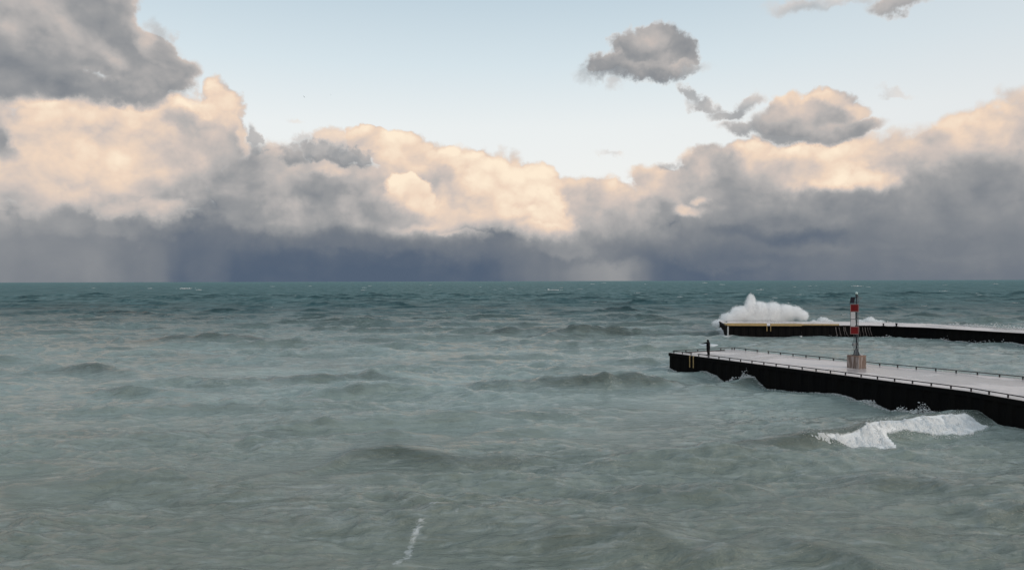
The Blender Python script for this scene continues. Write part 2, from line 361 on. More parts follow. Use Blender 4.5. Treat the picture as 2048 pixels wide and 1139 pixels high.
def build_sky():
    t = NT(world.node_tree)
    sky = wn.new('ShaderNodeTexSky'); sky.sky_type = 'NISHITA'
    sky.sun_disc = False
    sky.sun_elevation = R(SUN_EL); sky.sun_rotation = R(SUN_AZ)
    sky.air_density = 1.0; sky.dust_density = 2.0; sky.ozone_density = 1.0
    D = wn.new('ShaderNodeTexCoord').outputs['Generated']
    x, y, z = t.sep(D)
    az = t.math('MULTIPLY', t.math('ARCTAN2', x, y), 57.29578)
    el = t.math('MULTIPLY', t.math('ARCSINE', z), 57.29578)
    P0 = t.comb(az, el, 0.0)
    # clear air: the sky model behind a thin high veil that whitens towards the horizon
    veil = t.ramp(t.math('DIVIDE', el, 90.0, clamp=True), [
        (0.0, lin((248, 244, 238))), (0.09, lin((245, 246, 244))), (0.13, lin((240, 244, 244))),
        (0.18, lin((219, 232, 238))), (0.235, lin((196, 214, 225))), (0.4, lin((184, 206, 222))), (1.0, lin((170, 194, 214)))])
    veil = t.vec('SCALE', veil, scale=10.0)
    clear = t.mixc(0.93, sky.outputs[0], veil)
    right = t.range(az, 8.0, 40.0)
    clear = t.mixc(t.math('MULTIPLY', right, 0.35), clear, tuple(v * 10 for v in lin((214, 218, 222))[:3]) + (1.0,))
    # warped positions give the puffs their cauliflower and torn edges
    c1 = t.vec('SUBTRACT', t.noise(D, 16.0, 5.0, 0.56, color=True), (0.5, 0.5, 0.5))
    c2 = t.vec('SUBTRACT', t.noise(D, 46.0, 4.0, 0.62, color=True), (0.5, 0.5, 0.5))
    W1 = t.vec('ADD', t.vec('ADD', P0, t.vec('MULTIPLY', c1, (3.0, 2.4, 0.0))), t.vec('MULTIPLY', c2, (0.9, 0.8, 0.0)))
    W2 = t.vec('ADD', t.vec('ADD', P0, t.vec('MULTIPLY', c1, (3.4, 2.6, 0.0))), t.vec('MULTIPLY', c2, (1.9, 1.5, 0.0)))
    st = t.vec('SUBTRACT', t.noise(t.vec('MULTIPLY', D, (1.0, 1.0, 0.12)), 11.0, 3.0, 0.5, color=True), (0.5, 0.5, 0.5))
    W0 = t.vec('ADD', t.vec('ADD', P0, t.vec('MULTIPLY', c1, (2.0, 1.2, 0.0))), t.vec('MULTIPLY', st, (10.0, 0.8, 0.0)))
    W = (W0, W1, W2)
    # cauliflower: rounded cells push the edges out and leave creases between them
    vq = t.vec('ADD', t.vec('MULTIPLY', D, (1.0, 1.0, 1.25)), t.vec('SCALE', c1, scale=0.07))
    v1 = t.voronoi(vq, 17.0, 'F1'); v2 = t.voronoi(vq, 41.0, 'F1')
    S = t.math('MULTIPLY_ADD', t.math('MULTIPLY', v1, v1), 0.36, t.math('MULTIPLY', t.math('MULTIPLY', v2, v2), 0.24))
    S = t.math('SUBTRACT', S, 0.18)
    # a bank that runs round the whole horizon, lower stratus in front of it
    rim = t.noise(t.vec('MULTIPLY', D, (1.0, 1.0, 2.2)), 3.2, 5.0, 0.55)
    side = t.range(t.math('ABSOLUTE', az), 33.0, 55.0)
    top = t.math('MULTIPLY_ADD', rim, t.math('MULTIPLY_ADD', side, 26.0, 3.0), t.math('MULTIPLY_ADD', side, -3.0, 4.0))
    A0 = t.range(el, t.math('ADD', top, 0.8), t.math('SUBTRACT', top, 0.8), 0.0, 1.0)
    T_side = t.math('MULTIPLY_ADD', t.math('DIVIDE', el, top), 0.50, 0.34)
    T0 = t.mixf(side, t.range(el, 4.6, 7.0, 0.10, 0.74), T_side)
    high = t.noise(t.vec('MULTIPLY', D, (1.0, 1.0, 1.6)), 2.4, 6.0, 0.55)
    far = t.math('MULTIPLY', t.range(high, 0.50, 0.66), t.math('MAXIMUM', side, t.range(el, 24.0, 34.0)))
    highc = t.vec('SCALE', t.ramp(high, [(0.5, lin((225, 222, 220))), (0.75, lin((168, 170, 176)))]), scale=10.0)
    clear = t.mixc(far, clear, highc)
    # small relief: billows brighter on the side that faces the low sun
    q0 = t.vec('MULTIPLY', D, (1.0, 1.0, 1.25))
    q1 = t.vec('ADD', q0, (0.012, -0.004, 0.018))
    b0 = t.noise(q0, 13.0, 4.0, 0.52, dist=0.25); b1 = t.noise(q1, 13.0, 4.0, 0.52, dist=0.25)
    rel = t.math('SUBTRACT', b0, b1)
    amp = t.range(el, 2.0, 6.0, 0.10, 0.46)
    patch = t.math('SUBTRACT', t.noise(q0, 7.0, 3.0, 0.5), 0.5)
    shaft = t.math('SUBTRACT', t.noise(t.vec('MULTIPLY', t.vec('ADD', D, (0, 0, 0)), (1.0, 1.0, 0.12)), 9.0, 2.0, 0.5), 0.5)
    extra = t.math('MULTIPLY', rel, amp)
    extra = t.math('MULTIPLY_ADD', patch, t.range(el, 2.0, 6.0, 0.12, 0.24), extra)
    extra = t.math('MULTIPLY_ADD', S, t.range(el, 2.5, 6.0, -0.06, -0.26), extra)
    extra = t.math('MULTIPLY_ADD', shaft, t.range(el, 5.5, 1.5, 0.0, 0.17), extra)

    def colour_group():
        g = bpy.data.node_groups.new('cloud_colour', 'ShaderNodeTree')
        for nm, ty in (('T', 'NodeSocketFloat'), ('A', 'NodeSocketFloat'), ('E', 'NodeSocketFloat'), ('Clear', 'NodeSocketColor')):
            g.interface.new_socket(nm, in_out='INPUT', socket_type=ty)
        g.interface.new_socket('Color', in_out='OUTPUT', socket_type='NodeSocketColor')
        gi = g.nodes.new('NodeGroupInput'); go = g.nodes.new('NodeGroupOutput'); u = NT(g)
        TT = u.math('MULTIPLY_ADD', u.math('ADD', gi.outputs['T'], gi.outputs['E']), 1.22, -0.13)
        c = u.ramp(TT, [(0.0, lin((84, 98, 117))), (0.25, lin((120, 126, 134))), (0.48, lin((154, 155, 157))),
                        (0.62, lin((183, 179, 177))), (0.74, lin((209, 196, 188))), (0.87, lin((238, 214, 193))), (1.0, lin((254, 236, 212)))])
        c = u.vec('SCALE', c, scale=10.0)
        g.links.new(u.mixc(gi.outputs['A'], gi.outputs['Clear'], c), go.inputs[0])
        return g
    CG = colour_group()

    def puff_group(name, rows):
        g = bpy.data.node_groups.new(name, 'ShaderNodeTree')
        for nm, ty in (('W0', 'NodeSocketVector'), ('W1', 'NodeSocketVector'), ('W2', 'NodeSocketVector'), ('T', 'NodeSocketFloat'), ('A', 'NodeSocketFloat'), ('S', 'NodeSocketFloat')):
            g.interface.new_socket(nm, in_out='INPUT', socket_type=ty)
        g.interface.new_socket('T', in_out='OUTPUT', socket_type='NodeSocketFloat')
        g.interface.new_socket('A', in_out='OUTPUT', socket_type='NodeSocketFloat')
        gi = g.nodes.new('NodeGroupInput'); go = g.nodes.new('NodeGroupOutput'); u = NT(g)
        Wl = [gi.outputs['W0'], gi.outputs['W1'], gi.outputs['W2']]
        T, A = gi.outputs['T'], gi.outputs['A']
        last = None
        for i, (pa, pe, rx, ry, soft, tone, tx, ty, op, w, rot) in enumerate(rows):
            if i % 4 == 0 or w != last:          # evaluate the puffs one small batch after another
                Wl[w] = u.vec('ADD', Wl[w], u.vec('SCALE', (1e-9, 0, 0), scale=T))
                last = w
            if rot:
                m = g.nodes.new('ShaderNodeMapping'); m.vector_type = 'TEXTURE'
                g.links.new(Wl[w], m.inputs[0])
                m.inputs['Location'].default_value = (pa, pe, 0)
                m.inputs['Rotation'].default_value = (0, 0, R(rot))
                m.inputs['Scale'].default_value = (rx, ry, 1)
                q = m.outputs[0]
            else:
                q = u.vec('MULTIPLY_ADD', Wl[w], (1 / rx, 1 / ry, 0.0), (-pa / rx, -pe / ry, 0.0))
            ln = u.vec('LENGTH', q)
            if w == 1:
                ln = u.math('ADD', ln, gi.outputs['S'])
            crisp = soft < 0; soft = abs(soft)
            m = u.range(ln, 1.0 + soft, 1.0 - soft, 0.0, op)
            mt = m if (crisp or w != 1) else u.range(ln, 1.0 + soft, max(0.15, 0.9 - 2.2 * soft), 0.0, op)
            tn = u.math('ADD', u.vec('DOT_PRODUCT', q, (tx, ty, 0.0)), tone) if (tx or ty) else tone
            T = u.mixf(mt, T, tn)
            A = u.math('MAXIMUM', A, m)
        g.links.new(T, go.inputs['T']); g.links.new(A, go.inputs['A'])
        return g

    def leaf(rows, name):
        T, A = T0, A0
        if rows:
            gn = wn.new('ShaderNodeGroup'); gn.node_tree = puff_group(name, rows)
            for k, v in (('W0', W0), ('W1', W1), ('W2', W2), ('T', T0), ('A', A0), ('S', S)):
                wl.new(v, gn.inputs[k])
            T, A = gn.outputs['T'], gn.outputs['A']
        cg = wn.new('ShaderNodeGroup'); cg.node_tree = CG
        for k, v in (('T', T), ('A', A), ('E', extra), ('Clear', clear)):
            wl.new(v, cg.inputs[k])
        bg = wn.new('ShaderNodeBackground'); bg.inputs['Strength'].default_value = 0.1
        wl.new(cg.outputs[0], bg.inputs['Color'])
        return bg.outputs[0]

    def split(cond, a, b):
        m = wn.new('ShaderNodeMixShader')
        wl.new(cond, m.inputs[0]); wl.new(a, m.inputs[1]); wl.new(b, m.inputs[2])
        return m.outputs[0]

    # the sky is cut into patches so that each direction only evaluates the puffs near it
    def region(a0, a1, e0, e1, depth):
        rows = []
        for r in PUFFS:
            pad = (3.4, 1.9, 2.4)[r[9]]
            rx = max(r[2], r[3]) if r[10] else r[2]
            ry = max(r[2], r[3]) if r[10] else r[3]
            rx = rx * (1.18 + abs(r[4])) + pad; ry = ry * (1.18 + abs(r[4])) + min(pad, 1.9)
            if r[0] + rx > a0 and r[0] - rx < a1 and r[1] + ry > e0 and r[1] - ry < e1:
                rows.append(r)
        if depth == 0 or len(rows) <= 14:
            return leaf(rows, 'puffs')
        if (a1 - a0) > 0.9 * (e1 - e0):
            c = 0.5 * (a0 + a1)
            return split(t.math('GREATER_THAN', az, c), region(a0, c, e0, e1, depth - 1), region(c, a1, e0, e1, depth - 1))
        c = 0.5 * (e0 + e1)
        return split(t.math('GREATER_THAN', el, c), region(a0, a1, e0, c, depth - 1), region(a0, a1, c, e1, depth - 1))

    inside = region(-48.0, 48.0, -1.0, 31.0, 5)
    outside = leaf([], None)
    box = t.math('MULTIPLY', t.math('LESS_THAN', t.math('ABSOLUTE', az), 48.0),
                 t.math('MULTIPLY', t.math('LESS_THAN', el, 31.0), t.math('GREATER_THAN', el, -1.0)))
    out = wn.new('ShaderNodeOutputWorld')
    wl.new(split(box, outside, inside), out.inputs[0])
build_sky()
world.cycles.sampling_method = 'MANUAL'
world.cycles.sample_map_resolution = 512

sun_data = bpy.data.lights.new('sun', 'SUN')
sun_data.energy = 1.5
sun_data.angle = R(14.0)
sun_data.color = (1.0, 0.90, 0.80)
sun = bpy.data.objects.new('sun', sun_data)
COL.objects.link(sun)
sd = Vector((math.sin(R(SUN_AZ)) * math.cos(R(SUN_EL)), math.cos(R(SUN_AZ)) * math.cos(R(SUN_EL)), math.sin(R(SUN_EL))))
sun.rotation_euler = sd.to_track_quat('Z', 'Y').to_euler()

# ================================================================== helpers
def tag(o, label=None, category=None, group=None, kind=None):
    if label: o['label'] = label
    if category: o['category'] = category
    if group: o['group'] = group
    if kind: o['kind'] = kind
    return o

def link(o, parent=None):
    COL.objects.link(o)
    if parent is not None:
        o.parent = parent
    return o

def empty(name, loc=(0, 0, 0), rz=0.0):
    o = bpy.data.objects.new(name, None)
    o.empty_display_size = 0.3
    o.location = loc
    o.rotation_euler = (0, 0, rz)
    return link(o)

class MB:
    """collects shapes and links them as one mesh object"""
    def __init__(self):
        self.v, self.f = [], []
    def add(self, vs, fs):
        k = len(self.v)
        self.v += [tuple(p) for p in vs]
        self.f += [tuple(i + k for i in f) for f in fs]
        return self
    def box(self, c, s, rz=0.0, bev=0.0):
        """box with optionally chamfered vertical and top edges"""
        hx, hy, hz = s[0] / 2, s[1] / 2, s[2] / 2
        ca, sa = math.cos(rz), math.sin(rz)
        def ring(ix, iy, z, b):
            pts = [(-ix + b, -iy), (ix - b, -iy), (ix, -iy + b), (ix, iy - b), (ix - b, iy), (-ix + b, iy), (-ix, iy - b), (-ix, -iy + b)] if b else \
                  [(-ix, -iy), (ix, -iy), (ix, iy), (-ix, iy)]
            return [(c[0] + x * ca - y * sa, c[1] + x * sa + y * ca, c[2] + z) for x, y in pts]
        if bev:
            rs = [ring(hx - bev, hy - bev, -hz, bev * .5), ring(hx, hy, -hz + bev, bev), ring(hx, hy, hz - bev, bev), ring(hx - bev, hy - bev, hz, bev * .5)]
        else:
            rs = [ring(hx, hy, -hz, 0), ring(hx, hy, hz, 0)]
        n = len(rs[0]); vs = [p for r in rs for p in r]; fs = [tuple(reversed(range(n)))]
        for k in range(len(rs) - 1):
            for i in range(n):
                j = (i + 1) % n
                fs.append((k * n + i, k * n + j, (k + 1) * n + j, (k + 1) * n + i))
        fs.append(tuple((len(rs) - 1) * n + i for i in range(n)))
        return self.add(vs, fs)
    def tube(self, pts, rad, n=8):
        """tube along points, one radius or one for each point"""
        pts = [Vector(p) for p in pts]
        rad = rad if isinstance(rad, (list, tuple)) else [rad] * len(pts)
        vs, fs = [], []
        up = None
        for i, p in enumerate(pts):
            d = (pts[min(i + 1, len(pts) - 1)] - pts[max(i - 1, 0)]).normalized()
            if up is None:
                up = Vector((0, 0, 1)) if abs(d.z) < 0.9 else Vector((1, 0, 0))
            a = d.cross(up).normalized(); b = a.cross(d).normalized(); up = b
            for k in range(n):
                t = 2 * math.pi * k / n
                vs.append(p + (a * math.cos(t) + b * math.sin(t)) * rad[i])
        for i in range(len(pts) - 1):
            for k in range(n):
                j = (k + 1) % n
                fs.append((i * n + k, i * n + j, (i + 1) * n + j, (i + 1) * n + k))
        fs.append(tuple(reversed(range(n)))); fs.append(tuple((len(pts) - 1) * n + k for k in range(n)))
        return self.add(vs, fs)
    def beam(self, a, b, w, h):
        """rectangular bar from a to b, width w across and height h upright"""
        a, b = Vector(a), Vector(b)
        d = (b - a).normalized(); s = d.cross(Vector((0, 0, 1))).normalized() * (w / 2); u = s.cross(d).normalized() * (h / 2)
        vs = [a - s - u, a + s - u, a + s + u, a - s + u, b - s - u, b + s - u, b + s + u, b - s + u]
        return self.add(vs, [(0, 1, 2, 3), (7, 6, 5, 4), (0, 4, 5, 1), (1, 5, 6, 2), (2, 6, 7, 3), (3, 7, 4, 0)])
    def lathe(self, c, prof, n=16):
        vs, fs = [], []
        for r, z in prof:
            for k in range(n):
                t = 2 * math.pi * k / n
                vs.append((c[0] + r * math.cos(t), c[1] + r * math.sin(t), c[2] + z))
        for i in range(len(prof) - 1):
            for k in range(n):
                j = (k + 1) % n
                fs.append((i * n + k, i * n + j, (i + 1) * n + j, (i + 1) * n + k))
        fs.append(tuple(reversed(range(n)))); fs.append(tuple((len(prof) - 1) * n + k for k in range(n)))
        return self.add(vs, fs)
    def build(self, name, mat, parent=None, smooth=False):
        me = bpy.data.meshes.new(name)
        me.from_pydata(self.v, [], self.f)
        bm = bmesh.new(); bm.from_mesh(me); bmesh.ops.recalc_face_normals(bm, faces=bm.faces[:]); bm.to_mesh(me); bm.free()
        if smooth:
            me.polygons.foreach_set('use_smooth', [True] * len(me.polygons))
        me.materials.append(mat)
        return link(bpy.data.objects.new(name, me), parent)

def new_mat(name):
    m = bpy.data.materials.new(name)
    m.use_nodes = True
    nt = m.node_tree
    b = nt.nodes['Principled BSDF']
    return m, NT(nt), b

def grit_mat(name, c1, c2, rough=(0.6, 0.85), scale=3.0, spec=0.3, bump=0.0, bscale=20.0, stretch=(1, 1, 1), metal=0.0):
    """two-tone weathered surface: colour and gloss wander with noise"""
    m, t, b = new_mat(name)
    co = t.n.new('ShaderNodeTexCoord').outputs['Object']
    v = t.vec('MULTIPLY', co, stretch)
    n = t.noise(v, scale, 6.0, 0.6)
    k = t.range(n, 0.35, 0.65)
    t.put(b.inputs['Base Color'], t.mixc(k, tuple(c1) + (1,), tuple(c2) + (1,)))
    t.put(b.inputs['Roughness'], t.mixf(k, rough[0], rough[1]))
    b.inputs['Specular IOR Level'].default_value = spec
    b.inputs['Metallic'].default_value = metal
    if bump:
        bn = t.n.new('ShaderNodeBump'); bn.inputs['Strength'].default_value = bump; bn.inputs['Distance'].default_value = 0.02
        t.put(bn.inputs['Height'], t.noise(v, bscale, 5.0, 0.65))
        t.put(b.inputs['Normal'], bn.outputs[0])
    return m

# ================================================================== materials
M = {}
M['black_steel'] = grit_mat('black_steel', (0.0035, 0.0035, 0.0038), (0.007, 0.0065, 0.006), (0.75, 0.95), 1.2, 0.08, 0.3, 6.0, (1, 1, .3))
M['rail'] = grit_mat('rail_steel', (0.018, 0.016, 0.018), (0.035, 0.03, 0.03), (0.5, 0.8), 4.0, 0.3)
M['yellow'] = grit_mat('yellow_paint', (0.50, 0.34, 0.15), (0.38, 0.27, 0.13), (0.5, 0.8), 3.0, 0.3)
M['galv'] = grit_mat('galvanised_steel', (0.10, 0.11, 0.12), (0.17, 0.18, 0.19), (0.45, 0.65), 5.0, 0.5, metal=0.4)
M['dark_metal'] = grit_mat('dark_metal', (0.02, 0.028, 0.034), (0.035, 0.042, 0.048), (0.5, 0.7), 5.0, 0.4)
M['red'] = grit_mat('red_panel', (0.13, 0.004, 0.005), (0.09, 0.004, 0.005), (0.5, 0.7), 3.0, 0.15)
M['white'] = grit_mat('white_panel', (0.46, 0.45, 0.46), (0.40, 0.39, 0.395), (0.45, 0.65), 3.0, 0.4)
M['frame_red'] = grit_mat('faded_red_frame', (0.22, 0.10, 0.10), (0.28, 0.16, 0.15), (0.5, 0.7), 8.0, 0.4)
M['solar'] = grit_mat('solar_cells', (0.003, 0.004, 0.010), (0.005, 0.006, 0.014), (0.5, 0.6), 6.0, 0.1)
M['lens'] = grit_mat('lantern_lens', (0.55, 0.66, 0.60), (0.45, 0.56, 0.52), (0.1, 0.2), 8.0, 0.5)
M['wetsuit'] = grit_mat('black_neoprene', (0.004, 0.004, 0.0045), (0.007, 0.007, 0.008), (0.7, 0.9), 5.0, 0.12)
M['skin'] = grit_mat('skin', (0.28, 0.16, 0.11), (0.24, 0.13, 0.09), (0.5, 0.6), 5.0, 0.3)
M['board'] = grit_mat('surfboard_glass', (0.80, 0.81, 0.80), (0.74, 0.75, 0.74), (0.2, 0.3), 2.0, 0.5)
M['grey_post'] = grit_mat('pale_post', (0.42, 0.43, 0.44), (0.34, 0.35, 0.36), (0.6, 0.8), 3.0, 0.3)
M['gull_white'] = grit_mat('gull_feather', (0.35, 0.36, 0.37), (0.25, 0.26, 0.28), (0.7, 0.9), 3.0, 0.2)
M['gull_dark'] = grit_mat('gull_wing', (0.10, 0.11, 0.12), (0.14, 0.15, 0.16), (0.7, 0.9), 3.0, 0.2)

def foam_material():
    m, t, b = new_mat('white_foam')
    co = t.n.new('ShaderNodeTexCoord').outputs['Object']
    n = t.noise(co, 1.6, 5.0, 0.6)
    t.put(b.inputs['Base Color'], t.mixc(t.range(n, .3, .7), (0.88, 0.88, 0.87, 1), (0.95, 0.95, 0.94, 1)))
    b.inputs['Roughness'].default_value = 0.8
    b.inputs['Specular IOR Level'].default_value = 0.1
    b.inputs['Subsurface Weight'].default_value = 0.0
    tr = t.n.new('ShaderNodeBsdfTranslucent'); tr.inputs[0].default_value = (0.88, 0.89, 0.89, 1)
    mx = t.n.new('ShaderNodeMixShader'); mx.inputs[0].default_value = 0.5
    t.l.new(b.outputs[0], mx.inputs[1]); t.l.new(tr.outputs[0], mx.inputs[2])
    t.l.new(mx.outputs[0], t.n['Material Output'].inputs[0])
    return m
M['foam'] = foam_material()

def deck_material():
    m, t, b = new_mat('wet_concrete')
    co = t.n.new('ShaderNodeTexCoord').outputs['Object']
    big = t.noise(co, 0.16, 5.0, 0.55, dist=0.4)
    wet = t.range(big, 0.45, 0.54)
    fine = t.noise(co, 2.6, 6.0, 0.65)
    dry = t.mixc(t.range(fine, .3, .7), (0.74, 0.63, 0.585, 1), (0.60, 0.52, 0.49, 1))
    damp = t.mixc(t.range(fine, .3, .7), (0.44, 0.40, 0.395, 1), (0.33, 0.31, 0.31, 1))
    t.put(b.inputs['Base Color'], t.mixc(t.math('MULTIPLY', wet, 0.8), dry, damp))
    t.put(b.inputs['Roughness'], t.mixf(wet, 0.5, 0.22))
    bn = t.n.new('ShaderNodeBump'); bn.inputs['Strength'].default_value = 0.25; bn.inputs['Distance'].default_value = 0.01
    t.put(bn.inputs['Height'], t.noise(co, 9.0, 5.0, 0.7)); t.put(b.inputs['Normal'], bn.outputs[0])
    return m
M['deck'] = deck_material()

def block_material():
    m, t, b = new_mat('rust_streaked_concrete')
    co = t.n.new('ShaderNodeTexCoord').outputs['Object']
    x, y, z = t.sep(co)
    v = t.vec('MULTIPLY', co, (5.0, 5.0, 0.35))
    n = t.noise(v, 1.1, 5.0, 0.6)
    n2 = t.noise(co, 3.0, 6.0, 0.65)
    base = t.mixc(t.range(n, .36, .56), (0.42, 0.36, 0.335, 1), (0.115, 0.072, 0.052, 1))
    base = t.mixc(t.range(n2, .35, .7, 0, .5), base, (0.20, 0.155, 0.135, 1))
    top = t.range(z, 1.02, 1.16, 0.0, 0.75)
    t.put(b.inputs['Base Color'], t.mixc(top, base, (0.20, 0.12, 0.085, 1)))
    b.inputs['Roughness'].default_value = 0.8
    bn = t.n.new('ShaderNodeBump'); bn.inputs['Strength'].default_value = 0.4; bn.inputs['Distance'].default_value = 0.02
    t.put(bn.inputs['Height'], n2); t.put(b.inputs['Normal'], bn.outputs[0])
    return m
M['block'] = block_material()

# ================================================================== sea
rng = np.random.default_rng(11)
# wave crests that stand out: front width, back width, crest line (x, y, height), metres
RIDGES = [
    (0.95, 3.2, [(5.12, 45.49, 0), (8.07, 44.98, 0.17639999999999997), (11.41, 44.94, 0.42), (16.31, 45.89, 0.6), (20.27, 47.91, 0.68), (24.57, 49.38, 0.74), (28.63, 51.27, 0.78), (33.11, 53.45, 0.76), (35.83, 55.14, 0.6), (38.76, 56.98, 0.5)]),
    (0.9, 2.2, [(36.62, 65.18, 0), (37.73, 63.7, 0.21), (37.16, 59.34, 0.5), (36.54, 56.22, 0.75), (35.99, 52.9, 0.85), (35.88, 50.24, 0.85), (36.56, 47.58, 0.8)]),
    (1.1, 2.6, [(13.86, 70.07, 0), (16.79, 69.82, 0.147), (20.63, 71.68, 0.35), (23.61, 73.39, 0.65), (25.67, 75.34, 1.05), (28.24, 79.72, 0.45), (29.61, 78.78, 0.189), (31.37, 79.36, 0)]),
    (1.3, 3.4, [(-8.46, 72.81, 0.0), (-4.68, 71.95, 0.1848), (-0.58, 71.09, 0.44), (4.13, 71.06, 0.528), (8.85, 71.18, 0.836), (12.07, 72.25, 0.88), (16.05, 73.25, 0.44), (18.9, 72.2, 0.1848), (19.46, 72.73, 0.0)]),
    (2.0, 4.5, [(-16.04, 143.34, 0.0), (-10.46, 142.21, 0.22176), (-4.43, 143.11, 0.528), (3.77, 145.79, 1.012), (12.02, 145.33, 0.528), (15.69, 141.25, 0.22176), (19.36, 141.66, 0.0)]),
    (2.0, 4.5, [(0.91, 141.93, 0.0), (5.61, 138.53, 0.44352), (11.0, 140.38, 1.056), (16.42, 141.26, 0.792), (26.96, 140.44, 0.44), (40.93, 142.78, 0.528), (42.3, 145.21, 1.1440000000000001), (42.87, 147.14, 1.32)]),
    (2.2, 4.5, [(-70.33, 128.27, 0.0), (-63.71, 125.99, 0.33264), (-57.96, 126.47, 0.792), (-52.57, 127.92, 1.012), (-45.43, 128.29, 0.792), (-37.85, 127.27, 0.33264), (-31.8, 129.16, 0.0)]),
    (1.5, 3.2, [(-62.29, 84.72, 0.0), (-56.83, 84.13, 0.1848), (-52.23, 85.73, 0.44), (-48.46, 86.26, 0.66), (-42.75, 83.08, 0.2772), (-39.6, 83.9, 0.0)]),
    (1.4, 3.2, [(-40.96, 72.95, 0.0), (-34.66, 72.76, 0.14784), (-28.82, 75.53, 0.35200000000000004), (-20.78, 77.59, 0.528), (-15.04, 78.3, 0.528), (-8.05, 75.34, 0.22176), (-2.29, 75.74, 0.0)]),
    (0.8, 2.0, [(-17.38, 35.52, 0.0), (-15.05, 35.76, 0.07392), (-13.3, 38.55, 0.17600000000000002), (-10.98, 40.79, 0.264), (-9.46, 43.63, 0.44), (-6.84, 44.05, 0.5456), (-4.25, 43.12, 0.48400000000000004), (-0.16, 43.08, 0.308), (3.18, 44.04, 0.1936), (6.05, 43.72, 0.081312), (8.68, 43.8, 0.0)]),
    (1.1, 2.6, [(-34.53, 56.62, 0.0), (-30.68, 56.63, 0.12936), (-27.76, 59.59, 0.308), (-22.91, 60.19, 0.396), (-16.39, 59.3, 0.16632), (-10.89, 59.63, 0.0)]),
    (1.0, 2.4, [(-28.23, 47.24, 0.0), (-24.2, 47.26, 0.12936), (-20.85, 49.96, 0.308), (-17.07, 51.41, 0.35200000000000004), (-11.51, 52.74, 0.14784), (-6.18, 53.29, 0.0)]),
    (0.8, 2.0, [(8.39, 34.91, 0), (12.62, 34.85, 0.147), (18.37, 36.92, 0.35), (20.72, 37.11, 0.42), (22.73, 35.9, 0.17639999999999997), (25.28, 36.12, 0)]),
    (0.7, 1.8, [(0.05, 29.14, 0), (1.47, 28.99, 0.126), (3.1, 29.56, 0.3), (5.39, 28.96, 0.34), (7.32, 27.38, 0.1428), (9.33, 27.39, 0)]),
    (0.7, 1.8, [(7.03, 29.93, 0), (9.08, 29.49, 0.126), (11.0, 28.26, 0.3), (12.65, 26.88, 0.35), (13.71, 26.13, 0.147), (15.06, 26.27, 0)]),
    (2.5, 6, [(-147.01, 234.54, 0.0), (-137.27, 233.27, 0.33264), (-133.75, 245.03, 0.792), (-120.8, 242.32, 0.7040000000000001), (-104.89, 225.37, 0.29568), (-97.84, 224.62, 0.0)]),
    (2.5, 6, [(17.59, 351.48, 0.0), (26.54, 351.07, 0.33264), (37.39, 359.55, 0.792), (45.49, 356.29, 0.616), (48.72, 343.45, 0.25872), (52.66, 340.52, 0.0)]),
    (2.5, 6, [(40.39, 333.0, 0.0), (47.53, 333.3, 0.33264), (57.96, 348.59, 0.792), (65.66, 345.71, 0.616), (69.72, 326.41, 0.25872), (75.85, 322.91, 0.0)]),
    (2.5, 5, [(20.85, 243.93, 0.0), (26.03, 243.73, 0.25872), (32.76, 251.09, 0.616), (39.79, 250.44, 0.792), (45.47, 236.83, 0.33264), (52.58, 237.05, 0.0)])
]
# drifting foam lines: width, strength, points
FOAM_LINES = [
    (0.3, 0.54, [(-4.19, 26.82), (-4.03, 28.3), (-4.09, 29.67), (-3.91, 30.86), (-4.0, 30.68)]),
    (0.36, 0.56, [(-4.0, 30.74), (-3.81, 31.17)]),
    (0.36, 0.56, [(-3.44, 32.28), (-3.17, 33.41)]),
    (0.25, 0.4, [(-2.52, 30.97), (-2.37, 31.81)]),
    (0.2, 0.36, [(-1.78, 30.84), (-0.54, 31.47), (0.31, 30.7)]),
    (0.4, 0.4, [(-1.9, 35.08), (-0.37, 36.31), (0.83, 35.05)])
]

def wave_parts():
    comps = []
    for n, l0, l1, rms, spread in ((22, 9.0, 19.0, 0.25, 10), (44, 3.2, 9.0, 0.140, 20), (70, 0.9, 3.2, 0.074, 32), (50, 0.35, 0.9, 0.018, 45)):
        lam = np.exp(rng.uniform(math.log(l0), math.log(l1), n))
        a = lam ** 0.9; a = a / math.sqrt((a ** 2).sum() / 2) * rms
        ang = np.radians(rng.normal(-7.0, spread, n))
        for i in range(n):
            k = 2 * math.pi / lam[i]
            comps.append((lam[i], a[i], k * math.sin(ang[i]), -k * math.cos(ang[i]), rng.uniform(0, 2 * math.pi)))
    return comps
WAVES = wave_parts()

def swell_lines():
    """short-crested seas rolling in: rows of separate crests, steeper on the side they travel to"""
    g = np.random.default_rng(77); out = []
    y = 29.0
    while y < 620:
        half = 0.78 * y + 6
        x = -half + g.uniform(0, 10)
        size = np.interp(y, [28, 60, 120, 300, 620], [0.75, 1.0, 1.25, 1.9, 2.6])
        while x < half:
            L = g.uniform(7.0, 22.0) * size; H = g.uniform(0.2, 0.58) * np.interp(y, [28, 60, 150, 620], [0.7, 0.95, 1.3, 2.4])
            tilt = g.normal(0.07, 0.06); yy = y + g.normal(0, 1.8 * size)
            in_basin = (x + L / 2 - 18.3) * 0.885 + (yy - 85.2) * 0.466 > 0 and yy < 136 and x + L / 2 > 24
            if in_basin: H *= 0.45
            n = 7; f = np.linspace(0, 1, n)
            hs = H * np.sin(f * math.pi) ** 0.8 * g.uniform(0.7, 1.15, n); hs[0] = hs[-1] = 0
            bow = g.normal(0, 0.05) * L
            out.append((float(g.uniform(0.75, 1.15) * size ** 0.8), float(g.uniform(2.0, 3.2) * size ** 0.8),
                        [(float(x + L * k), float(yy + tilt * L * (k - .5) + bow * math.sin(k * math.pi)), float(h)) for k, h in zip(f, hs)]))
            x += L + g.uniform(1.0, 9.0) * size
        y += g.uniform(4.6, 7.2) * size ** 1.15
    return out
SWELLS = swell_lines()

